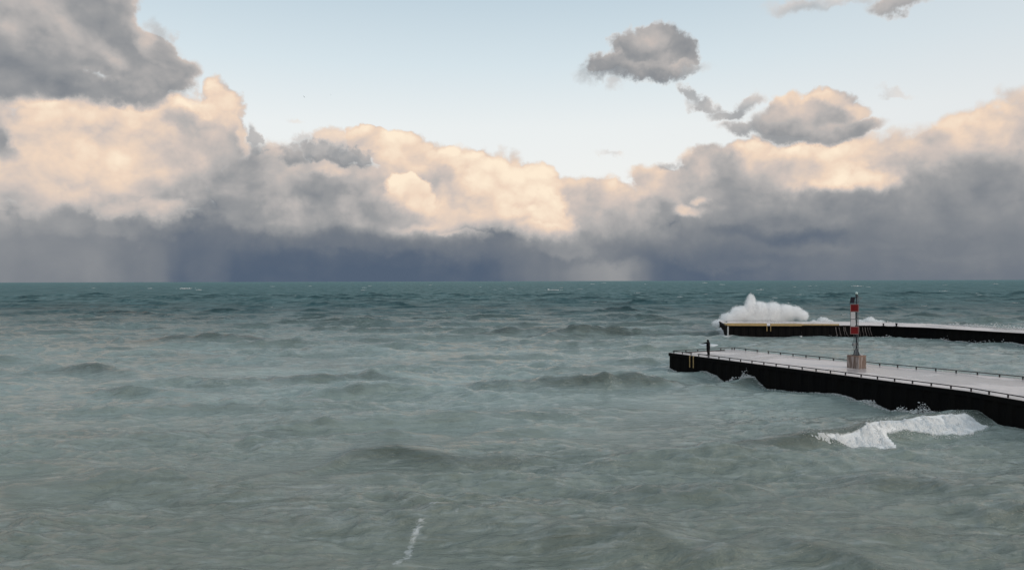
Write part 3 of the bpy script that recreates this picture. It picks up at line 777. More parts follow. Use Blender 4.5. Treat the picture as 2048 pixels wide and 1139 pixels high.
def smooth_noise(x, y, scale, seed):
    """cheap wandering field in [-1, 1]"""
    r = np.random.default_rng(seed); o = np.zeros_like(x)
    for i in range(6):
        a = r.uniform(0, 2 * math.pi); k = 2 * math.pi / scale * r.uniform(0.5, 1.7)
        o = o + np.sin(x * k * math.cos(a) + y * k * math.sin(a) + r.uniform(0, 6.28))
    return np.clip(o / 3.2, -1, 1)

def inside_basin(x, y):
    """1 in the sheltered water between the two piers"""
    a = (x - 18.3) * 0.885 + (y - 85.2) * 0.466            # beyond the inner pier's front line
    b = 1.0 / (1.0 + np.exp(-(a - 4.0) / 2.0))
    c = 1.0 / (1.0 + np.exp((y - 132.0) / 3.0))
    d = 1.0 / (1.0 + np.exp(-(x - 34.0) / 4.0))
    return b * c * d

def sea_height(x, y, gap=None):
    """height of the water and how much of it belongs to a standing crest"""
    d = np.hypot(x, y)
    grow = np.interp(y, [20, 60, 150, 400, 1500], [0.85, 0.9, 1.1, 1.4, 1.7])
    grp = 0.72 + 0.38 * smooth_noise(x, y, 55.0, 3)
    calm = 1.0 - 0.55 * inside_basin(x, y)
    long_ = np.zeros_like(x); short = np.zeros_like(x)
    for lam, a, kx, ky, ph in WAVES:
        w = 1.0
        if gap is not None:
            w = np.clip((lam / gap - 2.5) / 2.5, 0, 1)
        s = np.sin(kx * x + ky * y + ph)
        if lam > 9.0:
            long_ += a * w * s
        else:
            short += a * w * s
    chop = 0.75 + 0.55 * smooth_noise(x, y, 23.0, 5)
    z = long_ * grow * grp * calm + short * chop * np.minimum(grow, 1.25) * (1 - 0.25 * inside_basin(x, y))
    crest = np.zeros_like(x)
    wob = 0.22 * smooth_noise(x, y, 4.0, 9) + 0.4 * smooth_noise(x, y * 0.3, 13.0, 10)
    rip = smooth_noise(x, y, 3.0, 21)
    rows = y[:, 0] if y.ndim == 2 else None
    for ri, (wf, wb, pts) in enumerate(SWELLS + RIDGES):
        px = np.array([p[0] for p in pts]); py = np.array([p[1] for p in pts]); ph = np.array([p[2] for p in pts])
        o = np.argsort(px)
        y0, y1 = py.min() - 5 * wf - 1, py.max() + 3 * wb + 1
        if rows is not None:
            i0, i1 = np.searchsorted(rows, (y0, y1))
            if i1 - i0 < 1: continue
            sl = (slice(i0, i1), slice(None))
        else:
            sl = np.nonzero((y > y0) & (y < y1) & (x > px.min() - 1) & (x < px.max() + 1))[0]
            if len(sl) == 0: continue
        xs, yy = x[sl], y[sl]
        yc = np.interp(xs, px[o], py[o]); h = np.interp(xs, px[o], ph[o], left=0, right=0)
        h = h * h * (3 - 2 * np.clip(h, 0, 1)) * 0.35 + h * 0.65
        s = (yy - yc) + wob[sl] * min(1.0, wf * 0.5)
        w = np.where(s > 0, wb, wf)
        e = np.exp(-(s / w) ** 2)
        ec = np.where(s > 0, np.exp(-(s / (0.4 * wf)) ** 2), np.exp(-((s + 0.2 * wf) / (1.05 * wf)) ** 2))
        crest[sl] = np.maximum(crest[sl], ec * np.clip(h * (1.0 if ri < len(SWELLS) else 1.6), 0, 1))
        damp = 0.88 if ri == len(SWELLS) else 0.2           # the breaker stands alone
        z[sl] = z[sl] * (1 - damp * e * np.clip(h * 1.5, 0, 1)) + h * e * (1 + 0.12 * rip[sl]) - 0.16 * h * np.exp(-((s + 2.4 * wf) / (1.5 * wf)) ** 2)
    z = z + 0.22 * np.maximum(z, 0) ** 2 * np.sign(z)
    return z, crest

def grid_mesh(name, X, Y, Z, attrs, mat):
    nr, nc = X.shape
    me = bpy.data.meshes.new(name)
    me.vertices.add(nr * nc)
    me.vertices.foreach_set('co', np.stack([X, Y, Z], -1).astype(np.float32).ravel())
    i = np.arange(nr * nc).reshape(nr, nc)
    q = np.stack([i[:-1, :-1], i[:-1, 1:], i[1:, 1:], i[1:, :-1]], -1).reshape(-1, 4)
    me.loops.add(q.size); me.loops.foreach_set('vertex_index', q.ravel().astype(np.int32))
    me.polygons.add(len(q)); me.polygons.foreach_set('loop_start', (np.arange(len(q)) * 4).astype(np.int32))
    me.update(calc_edges=True)
    me.polygons.foreach_set('use_smooth', np.ones(len(q), dtype=bool))
    for k, v in attrs.items():
        a = me.attributes.new(k, 'FLOAT', 'POINT'); a.data.foreach_set('value', v.astype(np.float32).ravel())
    me.materials.append(mat)
    me.update()
    return link(bpy.data.objects.new(name, me))

def seg_dist(x, y, a, b):
    ax, ay = a; bx, by = b
    dx, dy = bx - ax, by - ay
    t = np.clip(((x - ax) * dx + (y - ay) * dy) / max(dx * dx + dy * dy, 1e-6), 0, 1)
    return np.hypot(x - ax - t * dx, y - ay - t * dy)

def sea_material():
    m, t, b = new_mat('lake_water')
    geo = t.n.new('ShaderNodeNewGeometry')
    co = geo.outputs['Position']
    def attr(n):
        a = t.n.new('ShaderNodeAttribute'); a.attribute_name = n
        return a.outputs['Fac']
    x, y, z = t.sep(co)
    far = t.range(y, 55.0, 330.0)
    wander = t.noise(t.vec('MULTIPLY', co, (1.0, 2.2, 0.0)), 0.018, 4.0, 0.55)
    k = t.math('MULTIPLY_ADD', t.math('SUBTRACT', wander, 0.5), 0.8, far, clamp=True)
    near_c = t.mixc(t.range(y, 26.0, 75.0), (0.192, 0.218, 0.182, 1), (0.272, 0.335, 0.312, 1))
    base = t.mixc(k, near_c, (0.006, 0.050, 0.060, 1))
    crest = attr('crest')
    base = t.mixc(t.math('MULTIPLY', crest, 0.74), base, t.mixc(far, (0.052, 0.064, 0.048, 1), (0.012, 0.034, 0.036, 1)))  # crest fronts painted dark like shaded faces, with the olive of thin water
    # aerated water: milky streaks drawn out by the wind
    sv = t.vec('MULTIPLY', co, (0.55, 1.5, 1.0))
    st = t.noise(sv, 0.45, 6.0, 0.68, dist=0.6)
    st2 = t.noise(t.vec('MULTIPLY', co, (0.10, 0.22, 0.0)), 0.5, 3.0, 0.5)
    air = t.math('MULTIPLY', t.range(st, 0.46, 0.70), t.range(st2, 0.38, 0.66))
    air = t.math('MULTIPLY', air, t.math('MULTIPLY_ADD', attr('basin'), 0.9, 0.40))
    fs = t.noise(t.vec('MULTIPLY', co, (0.42, 2.0, 1.0)), 1.15, 5.0, 0.66, dist=0.5)  # fine ripples: pale sheen and dark dips painted into the water colour
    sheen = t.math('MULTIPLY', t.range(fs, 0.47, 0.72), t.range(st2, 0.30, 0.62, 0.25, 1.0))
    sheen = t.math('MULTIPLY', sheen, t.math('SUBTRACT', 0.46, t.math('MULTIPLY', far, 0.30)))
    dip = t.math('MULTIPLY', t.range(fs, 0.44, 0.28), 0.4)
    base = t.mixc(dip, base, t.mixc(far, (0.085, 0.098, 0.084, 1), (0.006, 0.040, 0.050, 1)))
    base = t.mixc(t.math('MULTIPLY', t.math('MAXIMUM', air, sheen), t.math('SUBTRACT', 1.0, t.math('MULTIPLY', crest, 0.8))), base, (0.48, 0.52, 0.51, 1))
    # surface foam
    fo = attr('foam')
    lace = t.noise(co, 3.4, 5.0, 0.7, dist=0.8)
    fm = t.range(t.math('SUBTRACT', fo, lace), -0.12, 0.22)
    base = t.mixc(t.math('MULTIPLY', fm, t.range(fo, 0.5, 0.75, 0.6, 1.0)), base, (0.84, 0.84, 0.83, 1))
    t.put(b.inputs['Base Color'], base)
    t.put(b.inputs['Roughness'], t.mixf(fm, t.mixf(far, 0.10, 0.28), 0.7))
    b.inputs['IOR'].default_value = 1.333
    t.put(b.inputs['Specular IOR Level'], t.mixf(far, 0.5, 0.05))
    # ripples
    r1 = t.noise(t.vec('MULTIPLY', co, (0.5, 1.5, 1.0)), 1.1, 7.0, 0.62, dist=0.35)
    r2 = t.noise(t.vec('MULTIPLY', co, (0.28, 0.95, 0.5)), 0.24, 6.0, 0.62, dist=0.3)
    b1 = t.n.new('ShaderNodeBump'); b1.inputs['Strength'].default_value = 1.0
    t.put(b1.inputs['Distance'], t.range(y, 70.0, 600.0, 0.4, 4.0))
    t.put(b1.inputs['Height'], r2)
    b2 = t.n.new('ShaderNodeBump'); b2.inputs['Strength'].default_value = 1.0
    t.put(b2.inputs['Distance'], t.math('MULTIPLY', t.range(st2, .3, .7, .55, 1.25), t.range(y, 40.0, 200.0, 0.46, 1.2)))
    t.put(b2.inputs['Height'], r1)
    r3 = t.noise(t.vec('MULTIPLY', co, (0.8, 0.45, 0.5)), 0.07, 4.0, 0.6, dist=0.3)
    b3 = t.n.new('ShaderNodeBump'); b3.inputs['Strength'].default_value = 1.0
    t.put(b3.inputs['Distance'], t.range(y, 200.0, 1200.0, 0.0, 7.0))
    t.put(b3.inputs['Height'], r3)
    t.put(b1.inputs['Normal'], b3.outputs[0])
    t.put(b2.inputs['Normal'], b1.outputs[0])
    t.put(b.inputs['Normal'], b2.outputs[0])
    # far out the facets are too fine to resolve: their mean is the body colour of deep water
    df = t.n.new('ShaderNodeBsdfDiffuse'); t.put(df.inputs['Normal'], b2.outputs[0])
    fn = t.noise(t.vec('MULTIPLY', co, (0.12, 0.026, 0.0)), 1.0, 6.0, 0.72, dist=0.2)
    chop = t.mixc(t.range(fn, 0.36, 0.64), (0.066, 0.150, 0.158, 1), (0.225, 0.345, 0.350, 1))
    t.put(df.inputs['Color'], t.mixc(crest, chop, (0.018, 0.060, 0.070, 1)))  # shaded crest fronts painted dark here too, farther out
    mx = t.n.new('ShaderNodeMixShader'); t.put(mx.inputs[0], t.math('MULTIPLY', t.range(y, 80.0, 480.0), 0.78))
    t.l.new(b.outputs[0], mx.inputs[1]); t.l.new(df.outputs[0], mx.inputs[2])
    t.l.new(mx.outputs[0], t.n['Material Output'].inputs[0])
    return m

# the breaking crest in front of the pier: crest line and toe line of its two lobes
LOBES = [
    ([(19.7, 47.1), (21.3, 47.7), (22.6, 48.2), (24.0, 49.1), (24.9, 49.8)], [(19.9, 47.05), (21.5, 47.0), (22.3, 46.7), (23.3, 46.4), (24.3, 47.3)], 15000),
    ([(24.1, 49.2), (25.6, 50.1), (28.3, 50.9), (30.5, 51.8), (32.2, 52.5), (33.2, 52.1)], [(24.6, 48.7), (26.4, 49.4), (28.0, 49.4), (29.4, 49.2), (30.9, 49.5), (32.9, 51.0)], 25000)]

def breaker_mask(X, Y):
    """white water lying on the face of the breaking crest"""
    f = np.zeros_like(X)
    for crest, toe, n in LOBES:
        cx, tx = np.array(crest), np.array(toe)
        yc = np.interp(X, cx[:, 0], cx[:, 1]); yt = np.interp(X, tx[:, 0], tx[:, 1])
        m = 1 / (1 + np.exp(-(yc + 0.1 - Y) / 0.1)) / (1 + np.exp(-(Y - yt - 0.05) / 0.1))
        m = m * (X > cx[0, 0]) * (X < max(cx[-1, 0], tx[-1, 0]) - 0.2)
        f = np.maximum(f, m)
    return f * 1.05

def build_sea():
    ys = [-60.0, -40.0, -25.0, -12.0, -2.0, 4.0, 8.0, 12.0]
    while ys[-1] < 260: ys.append(ys[-1] * 1.0045)
    while ys[-1] < 4200: ys.append(ys[-1] * 1.013)
    while ys[-1] < 70000: ys.append(ys[-1] * 1.13)
    ys = np.array(ys); nc = 860
    u = np.linspace(-1, 1, nc)
    half = 0.80 * np.maximum(ys, 0) + 14.0
    X = u[None, :] * half[:, None]; Y = np.repeat(ys[:, None], nc, 1)
    gx = np.repeat((2 * half / nc)[:, None], nc, 1)
    gy = np.repeat(np.gradient(ys)[:, None], nc, 1)
    Z, crest = sea_height(X, Y, np.maximum(gx, gy * 0.7))
    foam = np.zeros_like(Z)
    for w, s, pts in FOAM_LINES:
        for a, c in zip(pts[:-1], pts[1:]):
            foam = np.maximum(foam, s * np.exp(-(seg_dist(X, Y, a, c) / w) ** 2))
    # thin broken foam on the sharpest crests
    gz = np.gradient(Z, axis=0) / np.maximum(gy, 1e-3)
    steep = np.clip((gz - 0.6) / 0.6, 0, 1) * np.clip((Z - 0.35) / 0.6, 0, 1) * np.clip((Y - 50) / 40, 0, 1)
    foam = np.maximum(foam, steep * 0.42)
    foam = np.maximum(foam, breaker_mask(X, Y))
    trail = np.zeros_like(Z)                                   # lace left behind the breaking crest
    for crest_l, _, _ in LOBES:
        for a, c in zip(crest_l[:-1], crest_l[1:]):
            trail = np.maximum(trail, np.exp(-(seg_dist(X, Y, (a[0] + 0.3, a[1] + 1.3), (c[0] + 0.3, c[1] + 1.3)) / 1.1) ** 2))
    foam = np.maximum(foam, trail * 0.42)
    foam = np.maximum(foam, FOAM_EDGE(X, Y))
    basin = inside_basin(X, Y)
    lift = np.zeros_like(Z)
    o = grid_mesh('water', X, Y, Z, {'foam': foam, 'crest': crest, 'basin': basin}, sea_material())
    tag(o, kind='structure')
    return o

# ------------------------------------------------------------------ pier outlines (metres)
DECK_Z = 2.1
IN_FRONT = [(18.26, 85.24), (34.04, 55.25), (35.13, 50.73), (44.9, 10.0)]
IN_BACK = [(26.72, 89.45), (35.6, 72.3), (42.8, 61.75), (52.0, 44.0), (62.0, 10.0)]
OUT_HEAD = [(39.6, 136.2), (52.75, 134.85), (53.1, 137.2), (54.4, 150.2), (42.4, 150.8)]
OUT_FRONT = [(53.1, 137.2), (66.2, 136.3), (73.0, 130.2), (80.0, 115.4), (86.0, 96.0), (93.0, 70.0)]
OUT_BACK = [(54.4, 150.2), (66.0, 149.2), (74.0, 146.0), (79.6, 140.2), (85.2, 122.0), (92.0, 98.0), (100.0, 72.0)]

def FOAM_EDGE(X, Y):
    """foam that collects along the foot of the walls"""
    f = np.zeros_like(X)
    for line, w, s in ((IN_FRONT[:3], 0.7, 0.5), ((IN_FRONT[0], IN_BACK[0]), 0.8, 0.45), (IN_BACK[:3], 0.8, 0.5), (OUT_HEAD[:2], 1.3, 0.5), (OUT_FRONT[:4], 1.8, 0.62), ((OUT_HEAD[0], OUT_HEAD[4]), 2.0, .7)):
        for a, c in zip(line[:-1], line[1:]):
            f = np.maximum(f, s * np.exp(-(seg_dist(X, Y, a, c) / w) ** 2))
    return f

sea = build_sea()

# ================================================================== piers
def offset_line(line, dist):
    """polyline moved sideways (positive: to the left of its direction)"""
    out = []
    for i, p in enumerate(line):
        a = Vector(line[max(i - 1, 0)]); b = Vector(line[min(i + 1, len(line) - 1)])
        d = (b - a).normalized()
        out.append((p[0] - d.y * dist, p[1] + d.x * dist))
    return out

def slab(poly, z0, z1, name, mat, parent):
    n = len(poly)
    mb = MB(); mb.add([(x, y, z0) for x, y in poly] + [(x, y, z1) for x, y in poly],
                      [tuple(range(n)), tuple(range(n, 2 * n))] + [(i, (i + 1) % n, n + (i + 1) % n, n + i) for i in range(n)])
    return mb.build(name, mat, parent)

def sheet_piling(line, z0, z1, out, name, parent, period=1.3, depth=0.09):
    """corrugated steel wall following a polyline; out = which side the troughs lie on"""
    pts = []
    for a, b in zip(line[:-1], line[1:]):
        a, b = Vector(a), Vector(b); L = (b - a).length; d = (b - a) / L; nrm = Vector((-d.y, d.x)) * out
        n = max(1, round(L / period)); p = L / n
        for i in range(n):
            for f, off in ((0.0, 0.0), (0.32, 0.0), (0.46, 1.0), (0.86, 1.0)):
                q = a + d * (i + f) * p + nrm * (-depth * off)
                pts.append((q.x, q.y))
    pts.append(tuple(line[-1]))
    mb = MB(); n = len(pts)
    mb.add([(x, y, z0) for x, y in pts] + [(x, y, z1) for x, y in pts], [(i, i + 1, n + i + 1, n + i) for i in range(n - 1)])
    return mb.build(name, M['black_steel'], parent)

def along(line, step, start=0.0, end=None):
    """points at an even step along a polyline with their directions"""
    out = []; want = start; run = 0.0
    for a, b in zip(line[:-1], line[1:]):
        a, b = Vector(a), Vector(b); L = (b - a).length
        while want <= run + L + 1e-6:
            if end is not None and want > end: return out
            p = a + (b - a) * ((want - run) / L); d = (b - a) / L
            out.append((p.x, p.y, math.atan2(d.y, d.x)))
            want += step
        run += L
    return out

def sub_line(line, s0, s1):
    """part of a polyline between two arc lengths"""
    out = []; run = 0.0
    for a, b in zip(line[:-1], line[1:]):
        a, b = Vector(a), Vector(b); L = (b - a).length
        for s in (s0, s1):
            pass
        lo, hi = max(s0, run), min(s1, run + L)
        if hi > lo:
            pa = a + (b - a) * ((lo - run) / L); pb = a + (b - a) * ((hi - run) / L)
            if not out: out.append((pa.x, pa.y))
            out.append((pb.x, pb.y))
        run += L
    return out

def build_inner_pier():
    root = empty('pier', (0, 0, 0))
    tag(root, 'nearer concrete pier with black steel sides and a pale wet deck', 'pier')
    inset = 0.10
    poly = IN_FRONT + list(reversed(IN_BACK))
    slab(poly, DECK_Z - 0.30, DECK_Z, 'deck', M['deck'], root)
    sheet_piling(offset_line(IN_FRONT, -0.14), -4.0, DECK_Z - 0.28, -1, 'front_wall', root)
    ends = [IN_BACK[0], IN_FRONT[0]]
    sheet_piling(offset_line(ends, -0.14), -4.0, DECK_Z - 0.28, -1, 'end_wall', root)
    sheet_piling(offset_line(IN_BACK, 0.14), -4.0, DECK_Z - 0.28, 1, 'back_wall', root)
    # steel capping beam that covers the slab's edge
    for nm, line, sgn in (('front_capping', IN_FRONT, -1), ('end_capping', ends, -1), ('back_capping', IN_BACK, 1)):
        mb = MB(); ln = offset_line(line, 0.09 * sgn)
        if nm == 'end_capping':
            a, c = Vector(ln[0]), Vector(ln[1]); d = (c - a).normalized() * 0.16
            ln = [tuple(a - d), tuple(c + d)]
        for a, c in zip(ln[:-1], ln[1:]):
            mb.beam((a[0], a[1], DECK_Z - 0.19), (c[0], c[1], DECK_Z - 0.19), 0.17, 0.36)
        mb.build(nm, M['black_steel'], root)
    # low dark beam lying just inside the end of the deck
    a, c = Vector(IN_FRONT[0]), Vector(IN_BACK[0]); d = (c - a).normalized(); n = Vector((0.466, -0.885))
    p, q = a + d * 1.6 + n * 0.75, a + d * 7.4 + n * 0.75
    mb = MB(); mb.beam((p.x, p.y, DECK_Z + 0.05), (q.x, q.y, DECK_Z + 0.05), 0.14, 0.09); mb.build('dark_beam', M['rail'], root)
    # yellow ladder on the front wall
    d = (Vector(IN_FRONT[1]) - Vector(IN_FRONT[0])).normalized(); nrm = Vector((-0.885, -0.466))
    base = Vector(IN_FRONT[0]) + d * 3.9 + nrm * 0.30
    for s in (-0.29, 0.29):
        q = base + d * s
        mb = MB(); mb.box((q.x, q.y, DECK_Z - 0.66), (0.10, 0.07, 1.28), math.atan2(d.y, d.x), 0.01)
        mb.box((q.x - nrm.x * 0.12, q.y - nrm.y * 0.12, DECK_Z - 0.04), (0.08, 0.30, 0.05), math.atan2(d.y, d.x))
        o = mb.build('ladder_rail', M['yellow'], root)
        o['label'] = 'yellow ladder rail on the black wall near the pier head'
    for k in range(4):
        mb = MB(); p = base + d * -0.27; q = base + d * 0.27; zz = DECK_Z - 0.22 - 0.28 * k
        mb.tube([(p.x, p.y, zz), (q.x, q.y, zz)], 0.016, 6); mb.build('ladder_rung', M['black_steel'], root)
    return root
inner_pier = build_inner_pier()

def guard_rail(line, label, step, s0, s1, side):
    """low bull rail: a beam carried on short posts, set just inside the deck edge"""
    ln = sub_line(offset_line(line, side), s0, s1)
    o = empty('guard_rail', (ln[0][0], ln[0][1], DECK_Z))
    tag(o, label, 'railing', 'low rails along the edges of the near pier')
    ox, oy = ln[0]
    mb = MB()
    for a, c in zip(ln[:-1], ln[1:]):
        mb.beam((a[0] - ox, a[1] - oy, 0.235), (c[0] - ox, c[1] - oy, 0.235), 0.10, 0.065)
    mb.build('rail', M['rail'], o)
    total = sum((Vector(c) - Vector(a)).length for a, c in zip(ln[:-1], ln[1:]))
    n = max(1, round((total - 0.3) / step))
    pm = MB(); pm.box((0, 0, 0.1), (0.10, 0.09, 0.2), 0.0, 0.01)
    first = None
    for x, y, a in along(ln, (total - 0.3) / n, 0.15):
        if first is None:
            first = pm.build('post', M['rail'], o); p = first
        else:
            p = first.copy(); link(p, o)
        p.location = (x - ox, y - oy, 0); p.rotation_euler = (0, 0, a)
    return o
guard_rail(IN_FRONT, 'short low rail on the near edge between the pier corner and the yellow ladder', 1.57, 0.25, 3.45, 0.16)
guard_rail(IN_FRONT, 'long low rail along the near edge, from the yellow ladder past the beacon', 1.57, 4.4, 70.0, 0.16)
guard_rail([IN_FRONT[0], IN_BACK[0]], 'low rail across the seaward end of the pier behind the surfer', 1.72, 0.2, 9.3, -0.16)
guard_rail(IN_BACK, 'short low rail on the far edge, left of its gap', 1.6, 0.25, 4.2, -0.16)
guard_rail(IN_BACK, 'long low rail along the far edge behind the beacon, right of the gap', 1.75, 5.6, 62.0, -0.16)

# ------------------------------------------------------------------ outer breakwater
def build_outer_pier():
    root = empty('breakwater', (0, 0, 0))
    tag(root, 'farther curved breakwater with a yellow edged head and black walls', 'breakwater')
    slab(OUT_HEAD, DECK_Z - 0.3, DECK_Z, 'head_deck', M['deck'], root)
    slab(OUT_FRONT + list(reversed(OUT_BACK)), DECK_Z - 0.34, DECK_Z - 0.04, 'deck', M['deck'], root)
    head = [OUT_HEAD[4], OUT_HEAD[0], OUT_HEAD[1], OUT_HEAD[2]]
    sheet_piling(offset_line(head, -0.1), -4.0, DECK_Z - 0.02, -1, 'head_wall', root, 1.4, 0.08)
    sheet_piling(offset_line(OUT_FRONT, -0.1), -4.0, DECK_Z - 0.06, -1, 'front_wall', root, 1.4, 0.08)
    sheet_piling(offset_line([OUT_HEAD[4]] + OUT_BACK, 0.1), -4.0, DECK_Z - 0.08, 1, 'back_wall', root, 1.4, 0.08)
    for nm, line, z in (('head_capping', head, DECK_Z - 0.15), ('front_capping', OUT_FRONT, DECK_Z - 0.19)):
        mb = MB(); ln = offset_line(line, -0.12)
        for a, c in zip(ln[:-1], ln[1:]):
            mb.beam((a[0], a[1], z), (c[0], c[1], z), 0.2, 0.28)
        mb.build(nm, M['black_steel'], root)
    def kerb(a, c, h, w, z=DECK_Z):
        mb = MB(); mb.beam((a[0], a[1], z + h / 2 + 0.002), (c[0], c[1], z + h / 2 + 0.002), w, h)
        return mb.build('yellow_kerb', M['yellow'], root)
    F0, F1 = Vector(OUT_HEAD[0]), Vector(OUT_HEAD[1]); d = (F1 - F0)
    nrm = Vector((d.y, -d.x)).normalized()
    P = lambda f, o=0.0: tuple(F0 + d * f + nrm * o)
    kerb(P(0.0, .02), P(0.535, .02), 0.46, 0.4); kerb(P(0.585, .02), P(1.0, .02), 0.42, 0.4)
    e0, e1 = Vector(OUT_HEAD[0]), Vector(OUT_HEAD[4])
    kerb(tuple(e0 + (e1 - e0) * 0.03), tuple(e0 + (e1 - e0) * 0.32), 0.24, 0.3)
    g0, g1 = Vector(OUT_HEAD[1]), Vector(OUT_HEAD[2])
    kerb(tuple(g0 + (g1 - g0) * 0.12 + Vector((-.12, 0))), tuple(g1 + Vector((-.12, 0))), 0.22, 0.3)
    s0, s1 = Vector(OUT_FRONT[0]), Vector(OUT_FRONT[1])
    kerb(tuple(s0 + (s1 - s0) * -0.09), tuple(s0 + (s1 - s0) * 0.56), 0.26, 0.3, DECK_Z - 0.02)
    # white fender post on the corner
    c = F0 + nrm * 0.2
    mb = MB(); mb.box((c.x + 0.12, c.y, 0.85), (0.24, 0.2, 2.3), math.atan2(d.y, d.x), 0.02)
    o = mb.build('fender_post', M['grey_post'], root); o['label'] = 'pale grey upright at the corner of the breakwater head'
    # ladder rails
    dn = d.normalized()
    base = F0 + d * 0.56 + nrm * 0.26
    for s in (-0.33, 0.33):
        q = base + dn * s
        mb = MB(); mb.box((q.x, q.y, DECK_Z - 0.50), (0.10, 0.08, 0.98), math.atan2(d.y, d.x), 0.01)
        mb.build('ladder_rail', M['yellow'], root)
    for k in range(3):
        p, q = base - dn * 0.3, base + dn * 0.3
        mb = MB(); mb.tube([(p.x, p.y, DECK_Z - 0.2 - 0.3 * k), (q.x, q.y, DECK_Z - 0.2 - 0.3 * k)], 0.02, 6); mb.build('ladder_rung', M['black_steel'], root)
    return root
outer_pier = build_outer_pier()

def bollard(x, y, z, s, label):
    o = empty('bollard', (x, y, z))
    tag(o, label, 'bollard', 'mooring bollards on the breakwater')
    mb = MB(); mb.lathe((0, 0, 0), [(0.20 * s, 0), (0.20 * s, 0.03), (0.12 * s, 0.06), (0.10 * s, 0.26 * s), (0.17 * s, 0.32 * s), (0.18 * s, 0.38 * s), (0.12 * s, 0.43 * s), (0.02, 0.45 * s)], 14)
    mb.build('post', M['black_steel'], o, True)
    mb = MB(); mb.box((0, 0, 0.012), (0.62 * s, 0.5 * s, 0.02), 0.3, 0.005); mb.build('base_plate', M['black_steel'], o)
bollard(67.9, 135.2, DECK_Z - 0.04, 1.0, 'small black bollard on the breakwater edge just right of the beacon')
bollard(69.6, 133.9, DECK_Z - 0.04, 1.25, 'larger black bollard on the breakwater edge, second right of the beacon')

